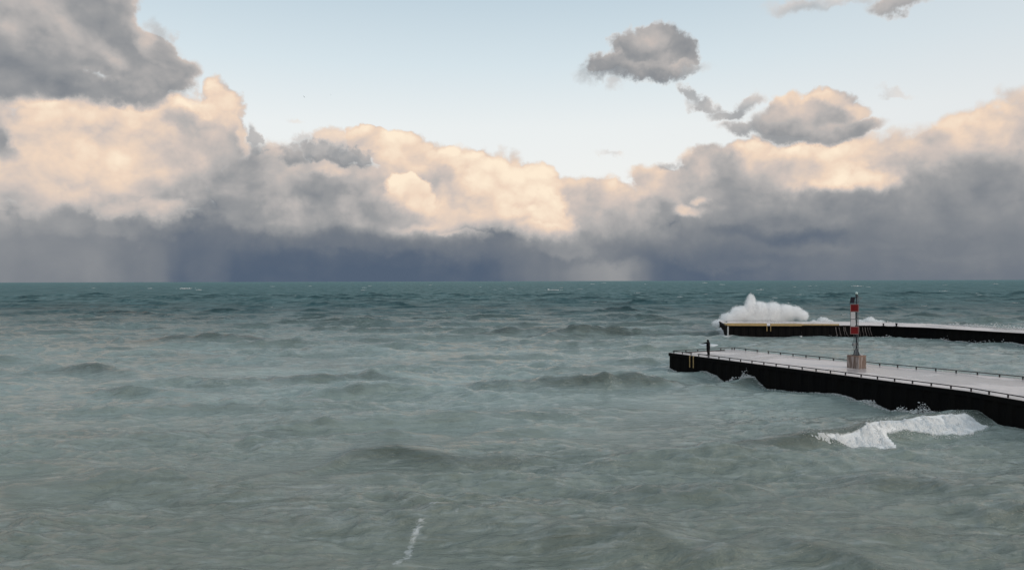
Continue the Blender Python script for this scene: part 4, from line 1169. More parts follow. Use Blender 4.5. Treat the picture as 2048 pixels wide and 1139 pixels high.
# ================================================================== beacon
def build_beacon():
    bx, by = 32.63, 70.05
    yaw = R(38.0)
    root = empty('beacon_tower', (bx, by, DECK_Z), 0.0)
    tag(root, 'red and white panelled harbour beacon mast on a rust streaked concrete block', 'beacon')
    mb = MB(); mb.box((0, 0, 0.61), (1.22, 1.22, 1.22), R(34.0), 0.02)
    blk = mb.build('concrete_base', M['block'], root)
    zt = 1.222
    # foot plate and four gussets that flare into a pyramid
    ft = MB(); ft.box((0, 0, zt + 0.02), (0.66, 0.66, 0.03), R(34.0)); plate = ft.build('foot_plate', M['dark_metal'], root)
    for k in range(4):
        a = R(34.0 + 90 * k); c, s = math.cos(a), math.sin(a); w = 0.012
        mb = MB()
        n = (-s * w, c * w)
        prof = [(0.05, 0.035), (0.33, 0.035), (0.33, 0.09), (0.06, 0.72), (0.05, 0.72)]
        vs = [(c * r + n[0], s * r + n[1], zt + z) for r, z in prof] + [(c * r - n[0], s * r - n[1], zt + z) for r, z in prof]
        m = len(prof)
        mb.add(vs, [tuple(range(m)), tuple(reversed(range(m, 2 * m)))] + [(i, m + i, m + (i + 1) % m, (i + 1) % m) for i in range(m)])
        mb.build('gusset', M['galv'], root)
    mb = MB(); mb.lathe((0, 0, zt + 0.03), [(0.27, 0), (0.27, 0.03), (0.075, 0.62), (0.07, 0.64)], 4); mb.build('pyramid_foot', M['galv'], root)
    # mast and two ladder stiles
    mb = MB(); mb.tube([(0, 0, zt + 0.03), (0, 0, 6.72)], 0.075, 12); mast = mb.build('mast', M['dark_metal'], root, True)
    sx = MB(); sx.tube([(-0.19, 0.10, zt + 0.04), (-0.19, 0.10, 6.30)], 0.028, 8); sx.build('ladder_stile', M['galv'], root, True)
    sx = MB(); sx.tube([(0.19, 0.06, zt + 0.04), (0.19, 0.06, 6.74)], 0.032, 8); sx.build('ladder_stile', M['galv'], root, True)
    for k in range(16):
        z = zt + 0.45 + 0.3 * k
        mb = MB(); mb.tube([(-0.19, 0.10, z), (0.19, 0.06, z)], 0.012, 6); mb.build('ladder_rung', M['galv'], root, True)
    # daymark: a wide wing and a short wing set at an angle, four bands
    z0, zh = 3.22, 0.705
    names = [('red', 'lower red daymark band'), ('white', 'lower white daymark band'), ('white', 'upper white daymark band'), ('red', 'upper red daymark band')]
    A, B, C2 = (-0.64, -0.16), (0.06, -0.22), (0.20, -0.02)
    for k, (mt, lb) in enumerate(names):
        za, zb = z0 + k * zh + 0.03, z0 + (k + 1) * zh - 0.03
        mb = MB()
        mb.beam((A[0], A[1], (za + zb) / 2), (B[0], B[1], (za + zb) / 2), 0.02, zb - za)
        if mt == 'red':
            mb.beam((B[0] + .003, B[1], (za + zb) / 2), (C2[0], C2[1], (za + zb) / 2), 0.02, zb - za)
        else:                                              # white slats stop short of the mast
            mb = MB(); mb.beam((A[0], A[1], (za + zb) / 2), (-0.22, -0.196, (za + zb) / 2), 0.02, zb - za)
        o = mb.build('daymark_panel', M[mt], root); o['label'] = lb
        fr = MB()
        for z in (za - 0.015, zb + 0.015):
            fr.beam((A[0], A[1] - 0.004, z), (B[0], B[1] - 0.004, z), 0.035, 0.035)
        for p in (A, B):
            fr.box((p[0], p[1], (za + zb) / 2), (0.035, 0.035, zb - za + 0.06))
        fr.build('panel_frame', M['frame_red' if mt == 'red' else 'galv'], o)
        mb = MB(); mb.beam((-0.3, -0.185, (za + zb) / 2), (0, 0, (za + zb) / 2), 0.03, 0.03); mb.build('bracket', M['galv'], root)
    # solar panel on its arm
    mb = MB()
    c = Vector((-0.42, -0.10, 6.42)); w, h = 0.50, 0.58
    tilt = R(34.0)
    ux = Vector((0.94, 0.30, 0.0)).normalized(); uy = Vector((0.22, 0.10, 0.93)).normalized(); un = ux.cross(uy).normalized()
    def quad(wd, ht, off, th):
        vs = []
        for e in (off, off + th):
            for sxx, syy in ((-1, -1), (1, -1), (1, 1), (-1, 1)):
                vs.append(c + ux * (sxx * wd / 2) + uy * (syy * ht / 2) + un * e)
        return vs, [(0, 1, 2, 3), (7, 6, 5, 4), (0, 4, 5, 1), (1, 5, 6, 2), (2, 6, 7, 3), (3, 7, 4, 0)]
    mb.add(*quad(w, h, -0.018, 0.036)); sp = mb.build('solar_panel', M['solar'], root)
    mb = MB(); mb.tube([(-0.40, -0.06, 6.36), (-0.19, 0.10, 6.26), (0, 0, 6.28)], 0.022, 8); mb.build('panel_arm', M['galv'], sp)
    mb = MB(); mb.tube([(-0.42, -0.07, 6.18), (-0.19, 0.10, 5.95)], 0.018, 8); mb.build('panel_brace', M['galv'], sp)
    # side bracket on the right
    mb = MB(); mb.beam((0.0, 0.03, 6.66), (0.56, 0.03, 6.62), 0.05, 0.045); arm = mb.build('side_arm', M['galv'], root)
    mb = MB(); mb.beam((0.20, 0.03, 6.24), (0.44, 0.03, 6.60), 0.035, 0.035); mb.build('arm_brace', M['galv'], arm)
    # lantern
    mb = MB(); mb.lathe((0, 0, 6.72), [(0.10, 0), (0.10, 0.05), (0.085, 0.10), (0.085, 0.2), (0.11, 0.22), (0.11, 0.25)], 14)
    ln = mb.build('lantern_base', M['dark_metal'], root, False)
    mb = MB(); mb.lathe((0, 0, 6.972), [(0.10, 0), (0.115, 0.06), (0.115, 0.13), (0.09, 0.19), (0.04, 0.225), (0.01, 0.23)], 14); mb.build('lantern_lens', M['lens'], root, True)
    mb = MB(); mb.box((0.10, 0.02, 6.80), (0.13, 0.12, 0.18), 0.3, 0.01); mb.build('photocell', M['dark_metal'], root)
    # equipment box low on the mast
    mb = MB(); mb.box((-0.24, -0.09, 2.23), (0.36, 0.20, 0.30), R(8), 0.012); bxo = mb.build('control_box', M['galv'], root)
    mb = MB(); mb.box((-0.02, -0.12, 2.26), (0.20, 0.16, 0.30), R(8), 0.012); mb.build('battery_box', M['dark_metal'], root)
    mb = MB(); mb.box((0.28, -0.30, zt + 0.05), (0.26, 0.2, 0.10), 0.4, 0.02); mb.build('cover_plate', M['white'], root)
    return root
build_beacon()

# ================================================================== surfer
def build_person():
    px, py = 21.85, 82.35
    yaw = math.atan2(0.42, -1.0)                    # faces left, a little away from the shore
    root = empty('person', (px, py, DECK_Z), yaw)
    root.scale = (1.22, 1.18, 1.0)
    tag(root, 'person in a black hooded wetsuit standing at the pier end, arm stretched forward', 'person')
    V, E, RAD = [], [], []
    def v(x, y, z, r):
        V.append((x, y, z)); RAD.append(r); return len(V) - 1
    def chain(start, pts):
        k = start
        for p in pts:
            n = v(*p); E.append((k, n)); k = n
        return k
    pel = v(0, 0, 0.95, (0.125, 0.155))
    chest = chain(pel, [(0.0, 0, 1.08, (0.105, 0.135)), (0.01, 0, 1.22, (0.115, 0.15)), (0.0, 0, 1.36, (0.115, 0.165)), (0.0, 0, 1.45, (0.075, 0.10))])
    neck = chain(chest, [(0.015, 0, 1.51, (0.058, 0.06)), (0.025, 0, 1.57, (0.075, 0.07)), (0.03, 0, 1.635, (0.098, 0.080)), (0.025, 0, 1.70, (0.080, 0.068)), (0.022, 0, 1.735, (0.035, 0.03))])
    sh = 3
    la = chain(sh, [(0.02, 0.15, 1.405, (0.07, 0.07)), (0.08, 0.215, 1.385, (0.062, 0.062)), (0.20, 0.225, 1.35, (0.05, 0.05)), (0.31, 0.215, 1.315, (0.044, 0.044)), (0.43, 0.20, 1.285, (0.038, 0.036)), (0.54, 0.19, 1.26, (0.028, 0.026))])
    hand_l = chain(la, [(0.59, 0.188, 1.25, (0.026, 0.036))])
    def finger(root_v, pts, r=0.009):
        k = root_v
        for p in pts:
            n = v(p[0], p[1], p[2], (r, r)); E.append((k, n)); k = n
    for dy, L in ((0.030, 0.062), (0.010, 0.072), (-0.010, 0.070), (-0.030, 0.055)):
        finger(hand_l, [(0.625, 0.188 + dy, 1.243), (0.625 + L * .55, 0.188 + dy * 1.15, 1.236), (0.625 + L, 0.188 + dy * 1.15, 1.222)])
    finger(hand_l, [(0.60, 0.145, 1.246), (0.63, 0.130, 1.238), (0.655, 0.125, 1.228)], 0.010)
    ra = chain(sh, [(0.0, -0.15, 1.405, (0.07, 0.07)), (-0.01, -0.225, 1.37, (0.06, 0.06)), (-0.03, -0.33, 1.27, (0.05, 0.05)), (-0.02, -0.40, 1.16, (0.044, 0.044)), (0.03, -0.415, 1.06, (0.038, 0.038)), (0.07, -0.40, 0.96, (0.028, 0.028))])
    hand_r = chain(ra, [(0.085, -0.385, 0.925, (0.030, 0.026))])
    for dx, L in ((0.030, 0.060), (0.010, 0.070), (-0.010, 0.068), (-0.030, 0.055)):
        finger(hand_r, [(0.085 + dx, -0.375, 0.895), (0.085 + dx, -0.345, 0.895 - L * .5), (0.085 + dx, -0.300, 0.895 - L * .55)])
    finger(hand_r, [(0.125, -0.375, 0.93), (0.145, -0.36, 0.91), (0.155, -0.345, 0.885)], 0.010)
    for s, kx, ft in ((1, 0.02, 0.02), (-1, -0.03, -0.05)):
        a = chain(pel, [(0.0, 0.095 * s, 0.86, (0.105, 0.10)), (0.015 + kx * .5, 0.10 * s, 0.68, (0.085, 0.085)), (0.02 + kx, 0.10 * s, 0.50, (0.062, 0.06)), (-0.005 + kx, 0.105 * s, 0.34, (0.062, 0.058)), (-0.02 + ft, 0.105 * s, 0.12, (0.042, 0.04)), (-0.015 + ft, 0.105 * s, 0.055, (0.05, 0.042))])
        chain(a, [(0.06 + ft, 0.11 * s, 0.042, (0.036, 0.045)), (0.15 + ft, 0.115 * s, 0.030, (0.026, 0.048)), (0.20 + ft, 0.117 * s, 0.024, (0.018, 0.035))])
    chain(neck - 1 if False else V.index((0.03, 0, 1.635)), [(0.125, 0, 1.625, (0.020, 0.016))])
    me = bpy.data.meshes.new('body_cage')
    me.from_pydata(V, E, [])
    tmp = bpy.data.objects.new('body_cage', me); COL.objects.link(tmp)
    sk = tmp.modifiers.new('skin', 'SKIN'); sk.use_smooth_shade = True
    for i, d in enumerate(me.skin_vertices[0].data):
        f_ = 1.0 if max(RAD[i]) < 0.012 else 1.62
        d.radius = (RAD[i][0] * f_, RAD[i][1] * f_); d.use_root = (i == 0)
    ss = tmp.modifiers.new('sub', 'SUBSURF'); ss.levels = 2; ss.render_levels = 2
    dg = bpy.context.evaluated_depsgraph_get()
    bm_ = bpy.data.meshes.new_from_object(tmp.evaluated_get(dg))
    bpy.data.objects.remove(tmp, do_unlink=True)
    bm_.materials.clear(); bm_.materials.append(M['wetsuit'])
    zmin = min(p.co.z for p in bm_.vertices)
    for p in bm_.vertices: p.co.z -= zmin
    body = link(bpy.data.objects.new('body', bm_), root)
    # face showing in the hood opening: oval patch with brow, nose, eyes and mouth
    fc = MB(); vs = []; fs = []
    for i in range(9):
        for j in range(9):
            a = -0.95 + 1.9 * i / 8; bb = -1.0 + 2.0 * j / 8
            k = math.sqrt(max(0.0, 1 - bb * bb * 0.92))
            y = 0.058 * a * k; z = 0.085 * bb
            x = 0.122 - 0.55 * (y * y) / 0.07 - 1.9 * z * z * 1.6
            x += 0.020 * math.exp(-(y / 0.011) ** 2 - ((z + 0.004) / 0.022) ** 2) - 0.006 * math.exp(-((abs(y) - 0.026) / 0.012) ** 2 - ((z - 0.02) / 0.01) ** 2) + 0.005 * math.exp(-(y / 0.02) ** 2 - ((z + 0.04) / 0.008) ** 2)
            vs.append((x, y, z + 1.632 - zmin))
    for i in range(8):
        for j in range(8):
            fs.append((i * 9 + j, i * 9 + j + 1, (i + 1) * 9 + j + 1, (i + 1) * 9 + j))
    fc.add(vs, fs); fc.build('face', M['skin'], root, True)
    # board under the far arm
    b = empty('surfboard', (px, py, DECK_Z), yaw)
    tag(b, 'white surfboard held level under the arm of the person in black', 'surfboard')
    mb = MB(); L, W, TH = 2.12, 0.52, 0.062
    rows = []; n = 26; m = 14; vs = []; fs = []
    for i in range(n + 1):
        s = -1 + 2 * i / n
        wdt = W / 2 * (max(0.0, 1 - abs(s) ** 2.4)) ** 0.55 * (1 - 0.10 * s) + 0.004
        th = TH / 2 * (1 - 0.75 * abs(s) ** 3) + 0.002
        rk = 0.10 * max(0, s) ** 3 + 0.035 * max(0, -s) ** 2.5
        for k in range(m):
            t = 2 * math.pi * k / m
            vs.append((s * L / 2, wdt * math.cos(t), rk + th * math.copysign(abs(math.sin(t)) ** 0.8, math.sin(t))))
    for i in range(n):
        for k in range(m):
            j = (k + 1) % m; fs.append((i * m + k, i * m + j, (i + 1) * m + j, (i + 1) * m + k))
    fs.append(tuple(range(m))); fs.append(tuple(n * m + k for k in reversed(range(m))))
    rot = Matrix.Rotation(R(-26.0), 3, 'X')
    vs = [rot @ Vector(p) + Vector((0.02, -0.275, 1.10)) for p in vs]
    mb.add(vs, fs); mb.build('hull', M['board'], b, True)
    for s, xx in ((0, -0.90), (0.10, -0.80), (-0.10, -0.80)):
        fm = MB(); pr = [(0.0, 0.0), (0.11, 0.0), (0.03, -0.10), (-0.02, -0.115)]
        f1 = [rot @ Vector((xx + x - 0.03, s + 0.004, z - 0.012)) + Vector((0.02, -0.275, 1.10)) for x, z in pr]
        f2 = [rot @ Vector((xx + x - 0.03, s - 0.004, z - 0.012)) + Vector((0.02, -0.275, 1.10)) for x, z in pr]
        fm.add(f1 + f2, [(0, 1, 2, 3), (7, 6, 5, 4), (0, 4, 5, 1), (1, 5, 6, 2), (2, 6, 7, 3), (3, 7, 4, 0)])
        fm.build('fin', M['rail'], b)
build_person()

# ================================================================== foam, spray, overflow
OCT_V = np.array([(1, 0, 0), (-1, 0, 0), (0, 1, 0), (0, -1, 0), (0, 0, 1), (0, 0, -1)], float)
OCT_F = np.array([(0, 2, 4), (2, 1, 4), (1, 3, 4), (3, 0, 4), (2, 0, 5), (1, 2, 5), (3, 1, 5), (0, 3, 5)])
def ico():
    bm = bmesh.new(); bmesh.ops.create_icosphere(bm, subdivisions=1, radius=1.0)
    v = np.array([p.co[:] for p in bm.verts]); f = np.array([[q.index for q in p.verts] for p in bm.faces]); bm.free()
    return v, f
ICO_V, ICO_F = ico()

def blobs(name, pts, rad, label, category=None, squash=(1, 1, 1), big=None, mat=None):
    """a mass of droplets and foam lumps as one mesh: pts (n,3), rad (n,)"""
    pts = np.asarray(pts, float); rad = np.asarray(rad, float)
    def batch(V, Fc, p, r, seed):
        g = np.random.default_rng(seed); n = len(p)
        a = g.uniform(0, 2 * math.pi, n); ca, sa = np.cos(a), np.sin(a)
        sc = g.uniform(0.7, 1.35, (n, 3)) * np.array(squash)
        v = V[None] * sc[:, None] * g.uniform(0.82, 1.18, (n, len(V), 1)) * r[:, None, None]
        x = v[..., 0] * ca[:, None] - v[..., 1] * sa[:, None]; y = v[..., 0] * sa[:, None] + v[..., 1] * ca[:, None]
        v = np.stack([x, y, v[..., 2]], -1) + p[:, None]
        f = Fc[None] + (np.arange(n) * len(V))[:, None, None]
        return v.reshape(-1, 3), f.reshape(-1, 3)
    small = rad < (np.median(rad) * 1.6 if big is None else big)
    v1, f1 = batch(OCT_V, OCT_F, pts[small], rad[small], 5)
    v2, f2 = batch(ICO_V, ICO_F, pts[~small], rad[~small], 6)
    v = np.concatenate([v1, v2]); f = np.concatenate([f1, f2 + len(v1)])
    me = bpy.data.meshes.new(name)
    me.vertices.add(len(v)); me.vertices.foreach_set('co', v.astype(np.float32).ravel())
    me.loops.add(f.size); me.loops.foreach_set('vertex_index', f.ravel().astype(np.int32))
    me.polygons.add(len(f)); me.polygons.foreach_set('loop_start', (np.arange(len(f)) * 3).astype(np.int32))
    me.update(calc_edges=True)
    me.polygons.foreach_set('use_smooth', np.ones(len(f), dtype=bool))
    me.materials.append(mat or M['foam']); me.update()
    o = link(bpy.data.objects.new(name, me))
    return tag(o, label, category, kind='stuff')

def water_z(x, y):
    return sea_height(np.asarray(x, float), np.asarray(y, float), np.full(np.shape(x), 0.12))[0]

def fractal(x, y, base, seed, octaves=5, gain=0.6):
    o = np.zeros_like(x); a = 1.0; sc = base
    for i in range(octaves):
        o = o + a * smooth_noise(x, y, sc, seed + i); a *= gain; sc *= 0.5
    return o

def breaker():
    """foam rolling down the breaking face: a thick crumpled skin that sinks under the water at its torn edge"""
    V, Fc = [], []; base = 0
    g = np.random.default_rng(21)
    lip_c = [(18.4, 46.6)] + LOBES[0][0] + LOBES[1][0][1:] + [(34.2, 52.7)]
    lip_t = [(x, y - (0.1 if i in (0, len(lip_c) - 1) else 0.45)) for i, (x, y) in enumerate(lip_c)]
    for k, (crest, toe, thick) in enumerate([(LOBES[0][0], LOBES[0][1], 0.16), (LOBES[1][0], LOBES[1][1], 0.16), (lip_c, lip_t, 0.09)]):
        nu, nv = (520, 110) if k < 2 else (900, 30)
        cx, tx = np.array(crest), np.array(toe)
        u = np.linspace(-0.02, 1.02, nu); v = np.linspace(-0.08, 1.08, nv)
        U, Vv = np.meshgrid(u, v, indexing='ij')
        def ev(P, U): return np.stack([np.interp(U, np.linspace(0, 1, len(P)), P[:, i]) for i in (0, 1)], -1)
        c = ev(cx, U); t_ = ev(tx, U)
        p = c + (t_ - c) * Vv[..., None]
        x, y = p[..., 0], p[..., 1]
        x = x + 0.06 * fractal(x, y, 0.9, 71, 3); y = y + 0.06 * fractal(x, y, 0.9, 75, 3)
        edge = np.minimum(np.minimum(Vv * (3.5 if k < 2 else 2.5), (1 - Vv) * 3.0), np.minimum(U, 1 - U) * 9)
        edge = edge + 0.42 * fractal(x, y, 2.2, 131, 4, 0.6) - 0.12
        body = np.clip(edge, -0.6, 1.0)
        n = fractal(x, y, 1.3, 51, 6, 0.62)
        off = thick * np.sqrt(np.clip(body, 0, 1)) - 0.05 + np.minimum(body, 0) * 0.2 + 0.065 * n - 0.045 * np.abs(fractal(x, y, 0.5, 91, 4))
        z = water_z(x.ravel(), y.ravel()).reshape(x.shape) + off
        i = np.arange(nu * nv).reshape(nu, nv) + base
        V.append(np.stack([x, y, z], -1).reshape(-1, 3))
        q = np.stack([i[:-1, :-1], i[:-1, 1:], i[1:, 1:], i[1:, :-1]], -1).reshape(-1, 4)
        keep = (off[:-1, :-1] > -0.10) | (off[1:, 1:] > -0.10)
        Fc.append(q[keep.ravel()]); base += nu * nv
    v = np.concatenate(V); f = np.concatenate(Fc)
    me = bpy.data.meshes.new('breaker_foam')
    me.vertices.add(len(v)); me.vertices.foreach_set('co', v.astype(np.float32).ravel())
    me.loops.add(f.size); me.loops.foreach_set('vertex_index', f.ravel().astype(np.int32))
    me.polygons.add(len(f)); me.polygons.foreach_set('loop_start', (np.arange(len(f)) * 4).astype(np.int32))
    me.update(calc_edges=True); me.polygons.foreach_set('use_smooth', np.ones(len(f), dtype=bool))
    me.materials.append(M['foam']); me.update()
    o = link(bpy.data.objects.new('breaker_foam', me))
    tag(o, 'bright white tumbling foam of the breaking wave in front of the near pier', 'foam', kind='stuff')
    # drops thrown off the crest and along the toe
    P, Rr = [], []
    n = 600
    a = g.uniform(0, 1, n); cx = np.array(lip_c); u = np.linspace(0, 1, len(cx))
    p = np.stack([np.interp(a, u, cx[:, k]) for k in (0, 1)], -1) + g.normal(0, 0.2, (n, 2))
    z = water_z(p[:, 0], p[:, 1]) + np.abs(g.normal(0, 0.11, n)) + 0.02
    P.append(np.column_stack([p, z])); Rr.append(g.uniform(0.008, 0.02, n))
    for crest, toe, m in LOBES:
        m = 350; a = g.uniform(0, 1, m); tx = np.array(toe); u = np.linspace(0, 1, len(tx))
        p = np.stack([np.interp(a, u, tx[:, k]) for k in (0, 1)], -1) + g.normal(0, 0.14, (m, 2))
        P.append(np.column_stack([p, water_z(p[:, 0], p[:, 1]) + g.uniform(0, 0.04, m)])); Rr.append(g.uniform(0.012, 0.035, m))
    blobs('foam_flecks', np.concatenate(P), np.concatenate(Rr), 'loose flecks of foam around the breaking wave by the near pier', 'foam')
breaker()

def wall_foam():
    """broken water thrown up where waves meet the walls"""
    g = np.random.default_rng(33); P, Rr = [], []
    d = Vector((0.4656, -0.885)); nrm = Vector((-0.885, -0.466)); F0 = Vector(IN_FRONT[0])
    def at_front(s, o): q = F0 + d * s + nrm * o; return q.x, q.y
    # two plumes on the near wall: arc length along the wall, height, spread, count
    for s0, h, sp, n in ((11.9, 0.75, 0.55, 420), (10.4, 0.75, 0.35, 160), (9.8, 0.2, 0.5, 120), (30.6, 0.6, 0.7, 320), (28.9, 0.45, 0.3, 120), (26.2, 0.28, 0.5, 160)):
        s = g.normal(s0, sp, n); o = g.uniform(0.25, 0.75, n)
        xy = np.array([at_front(a, b) for a, b in zip(s, o)])
        z = water_z(xy[:, 0], xy[:, 1]) + np.abs(g.normal(0, 1, n)) * h * 0.55 * np.exp(-((s - s0) / sp) ** 2)
        P.append(np.column_stack([xy, z])); Rr.append(g.lognormal(math.log(0.035), 0.4, n))
    s = g.uniform(0, 36, 5200); o = np.abs(g.normal(0.2, 0.34, 5200)) + 0.05
    keep = smooth_noise(s, s * 0, 5.0, 8) > g.uniform(-0.6, 0.8, 5200); s, o = s[keep], o[keep]
    xy = np.array([at_front(a, b) for a, b in zip(s, o)])
    P.append(np.column_stack([xy, water_z(xy[:, 0], xy[:, 1]) + 0.02])); Rr.append(g.uniform(0.015, 0.045, len(s)))
    return np.concatenate(P), np.concatenate(Rr)
P_, R_ = wall_foam()
blobs('wall_foam', P_, R_, 'thin white splashes where waves hit the black wall of the near pier', 'foam', squash=(1.2, 1.2, 0.8))

def basin_foam():
    g = np.random.default_rng(37); P, Rr = [], []
    line = [(52.7, 134.7)] + OUT_FRONT[:4]
    n = 2600
    seg = np.array(line); L = np.r_[0, np.cumsum(np.hypot(*np.diff(seg, axis=0).T))]
    s = g.uniform(0, L[-1], n)
    x = np.interp(s, L, seg[:, 0]); y = np.interp(s, L, seg[:, 1])
    o = np.abs(g.normal(0.35, 0.8, n)) + 0.1
    x = x - 0.32 * o; y = y - 0.95 * o
    keep = (smooth_noise(x, y, 4.0, 4) + 0.25) > g.uniform(-0.2, 0.9, n)
    x, y, s = x[keep], y[keep], s[keep]
    up = np.where(g.uniform(0, 1, len(x)) < 0.2, np.abs(g.normal(0, 0.35, len(x))) * (smooth_noise(s, s * 0, 6.0, 14) > 0.1), 0.0)
    P.append(np.column_stack([x, y, water_z(x, y) + 0.03 + up])); Rr.append(g.uniform(0.03, 0.10, len(x)))
    return np.concatenate(P), np.concatenate(Rr)
P_, R_ = basin_foam()
blobs('basin_foam', P_, R_, 'broken white water along the foot of the far breakwater wall', 'foam', squash=(1.6, 1.3, 0.5))

def spray_material(parts, dens, seed):
    """fine spray: a pale scattering volume, thick in the lobes and torn at its edges"""
    m = bpy.data.materials.new('fine_spray'); m.use_nodes = True
    t = NT(m.node_tree); t.n.clear()
    out = t.n.new('ShaderNodeOutputMaterial'); pv = t.n.new('ShaderNodeVolumePrincipled')
    co = t.n.new('ShaderNodeTexCoord').outputs['Object']
    n1 = t.vec('SUBTRACT', t.noise(t.vec('MULTIPLY', t.vec('ADD', co, (seed, 0, 0)), (1.0, 1.0, 0.6)), 0.8, 6.0, 0.7, color=True), (0.5, 0.5, 0.5))
    p = t.vec('ADD', co, t.vec('MULTIPLY', n1, (1.3, 1.0, 1.7)))
    d = None
    for (x, y, z, rx, ry, rz, w) in parts:
        q = t.vec('MULTIPLY_ADD', p, (1 / rx, 1 / ry, 1 / rz), (-x / rx, -y / ry, -z / rz))
        l = t.vec('LENGTH', q)
        d = l if d is None else t.math('SMOOTH_MIN', d, l, 0.25)
    k = t.range(d, 1.14, 0.70)
    n2 = t.noise(t.vec('MULTIPLY', co, (1.5, 1.5, 0.55)), 1.7, 6.0, 0.7, dist=0.4)
    k = t.math('MULTIPLY', k, t.range(n2, 0.30, 0.62, 0.25, 1.0))
    t.put(pv.inputs['Density'], t.math('MULTIPLY', t.math('POWER', k, 1.6), dens))
    pv.inputs['Color'].default_value = (0.996, 0.996, 0.996, 1)
    pv.inputs['Anisotropy'].default_value = 0.15
    t.l.new(pv.outputs[0], out.inputs['Volume'])
    return m

def splash(c, parts, label, seed, dens=5.0, n_drop=5000):
    """parts: (dx, dy, z, rx, ry, rz, weight) lobes of the burst, metres"""
    mb = MB(); v, f = ICO_V, ICO_F
    bm = bmesh.new(); bmesh.ops.create_icosphere(bm, subdivisions=3, radius=1.0)
    V3 = np.array([p.co[:] for p in bm.verts]); F3 = [[q.index for q in p.verts] for p in bm.faces]; bm.free()
    for (x, y, z, rx, ry, rz, w) in parts:
        mb.add([(x + p[0] * (rx * 1.12 + .35), y + p[1] * (ry * 1.12 + .3), z + p[2] * (rz * 1.12 + .35)) for p in V3], F3)
    tmp = mb.build('spray_cage', M['foam'])
    rm = tmp.modifiers.new('union', 'REMESH'); rm.mode = 'VOXEL'; rm.voxel_size = 0.22
    me = bpy.data.meshes.new_from_object(tmp.evaluated_get(bpy.context.evaluated_depsgraph_get()))
    bpy.data.objects.remove(tmp, do_unlink=True)
    me.materials.clear(); me.materials.append(spray_material(parts, dens, seed))
    o = link(bpy.data.objects.new('wave_splash', me)); o.location = c
    tag(o, label, 'splash', kind='stuff')
    # heavier drops flung out of the burst
    g = np.random.default_rng(seed); P = np.array(parts, float); w = P[:, 6] / P[:, 6].sum()
    k = g.choice(len(P), n_drop, p=w); d = g.normal(0, 1, (n_drop, 3)); d /= np.linalg.norm(d, axis=1)[:, None]
    d[:, 2] = np.abs(d[:, 2])
    p = P[k, :3] + d * (0.7 + 0.55 * g.beta(1.6, 2.4, n_drop))[:, None] * P[k, 3:6]
    ob = blobs('spray_drops', p + np.array(c), g.lognormal(math.log(0.03), 0.4, n_drop), 'loose drops flung from the ' + label.split(' ', 1)[1], 'spray')
    return o
splash((49.5, 152.4, 2.15), [
    (-6.0, 0, -0.6, 2.4, 1.3, 1.0, 0.8), (-4.2, 0, 0.5, 2.6, 1.4, 1.3, 1.0), (-2.4, 0, 1.5, 2.3, 1.4, 1.6, 1.2), (-0.3, 0, 2.6, 1.5, 1.2, 2.3, 1.3), (-0.2, 0, 4.1, 0.9, 0.9, 1.5, 0.5),
    (1.6, 0, 2.0, 2.2, 1.3, 2.0, 1.3), (4.2, 0, 1.8, 2.4, 1.3, 2.1, 1.3), (7.0, 0, 1.6, 2.2, 1.3, 1.8, 1.1), (9.0, 0, 1.7, 1.5, 1.0, 1.4, 0.7), (2.0, 0, 0.2, 7.0, 1.2, 0.9, 1.0), (10.2, 0, 1.0, 1.5, 1.0, 1.2, 0.5)],
    'tall burst of white spray thrown up behind the breakwater head', 41)
splash((63.2, 151.2, 2.0), [(-1.2, 0, -0.2, 1.3, 0.9, 0.5, 1), (0.4, 0, 0.1, 1.2, 0.9, 0.85, 1), (1.6, 0, -0.2, 1.0, 0.8, 0.5, .6)],
    'low splash of white spray just right of the tall burst', 43, 3.0, 300)
splash((71.6, 149.0, 2.0), [(-1.2, 0, 0.0, 1.5, 0.9, 0.5, 1), (0.5, 0, 0.15, 1.4, 0.9, 0.85, 1), (2.2, 0, 0.0, 1.4, 0.8, 0.5, .6)],
    'low splash of white spray beside the beacon mast, beyond the breakwater', 44, 3.0, 300)

def back_wash():
    g = np.random.default_rng(46)
    line = np.array(OUT_BACK[2:6]); L = np.r_[0, np.cumsum(np.hypot(*np.diff(line, axis=0).T))]
    n = 2600; s = g.uniform(0, L[-1], n)
    x = np.interp(s, L, line[:, 0]); y = np.interp(s, L, line[:, 1])
    k = smooth_noise(s, s * 0, 9.0, 12)
    keep = k > g.uniform(-0.5, 0.5, n); x, y, s, k = x[keep], y[keep], s[keep], k[keep]
    o = np.abs(g.normal(0.0, 0.8, len(x))) - 0.4
    z = DECK_Z - 0.1 + np.abs(g.normal(0, 0.22, len(x))) * (0.5 + k)
    return np.column_stack([x + 0.8 * o, y + 0.5 * o, z]), g.uniform(0.04, 0.12, len(x))
P_, R_ = back_wash()
blobs('back_wash', P_, R_, 'white water washing over the far edge of the breakwater at the right', 'foam', squash=(1.5, 1.2, 0.6))

def overflow():
    """water draining off the breakwater deck in strands"""
    g = np.random.default_rng(51)
    a, c = Vector(OUT_FRONT[0]), Vector(OUT_FRONT[1]); d = (c - a).normalized(); n = Vector((d.y, -d.x))
    mb = MB()
    for s in (6.7, 7.3, 8.1, 8.4, 10.1, 10.9, 11.5, 11.9, 12.4, 12.8):
        w = g.uniform(0.03, 0.07); x = a + d * s; k = g.uniform(0.1, 0.5)
        pts, rad = [], []
        for i in range(8):
            f = i / 7
            q = x + d * (k * f * f + g.normal(0, 0.03)) + n * (0.12 + 0.32 * f)
            pts.append((q.x, q.y, DECK_Z + 0.0 - 2.1 * f)); rad.append(w * (1.0 - 0.45 * f) * g.uniform(0.7, 1.2))
        mb.tube(pts, rad, 5)
    o = mb.build('overflow_water', M['overflow'], None, True)
    tag(o, 'thin strands of water draining down the breakwater wall behind the beacon', 'water', kind='stuff')
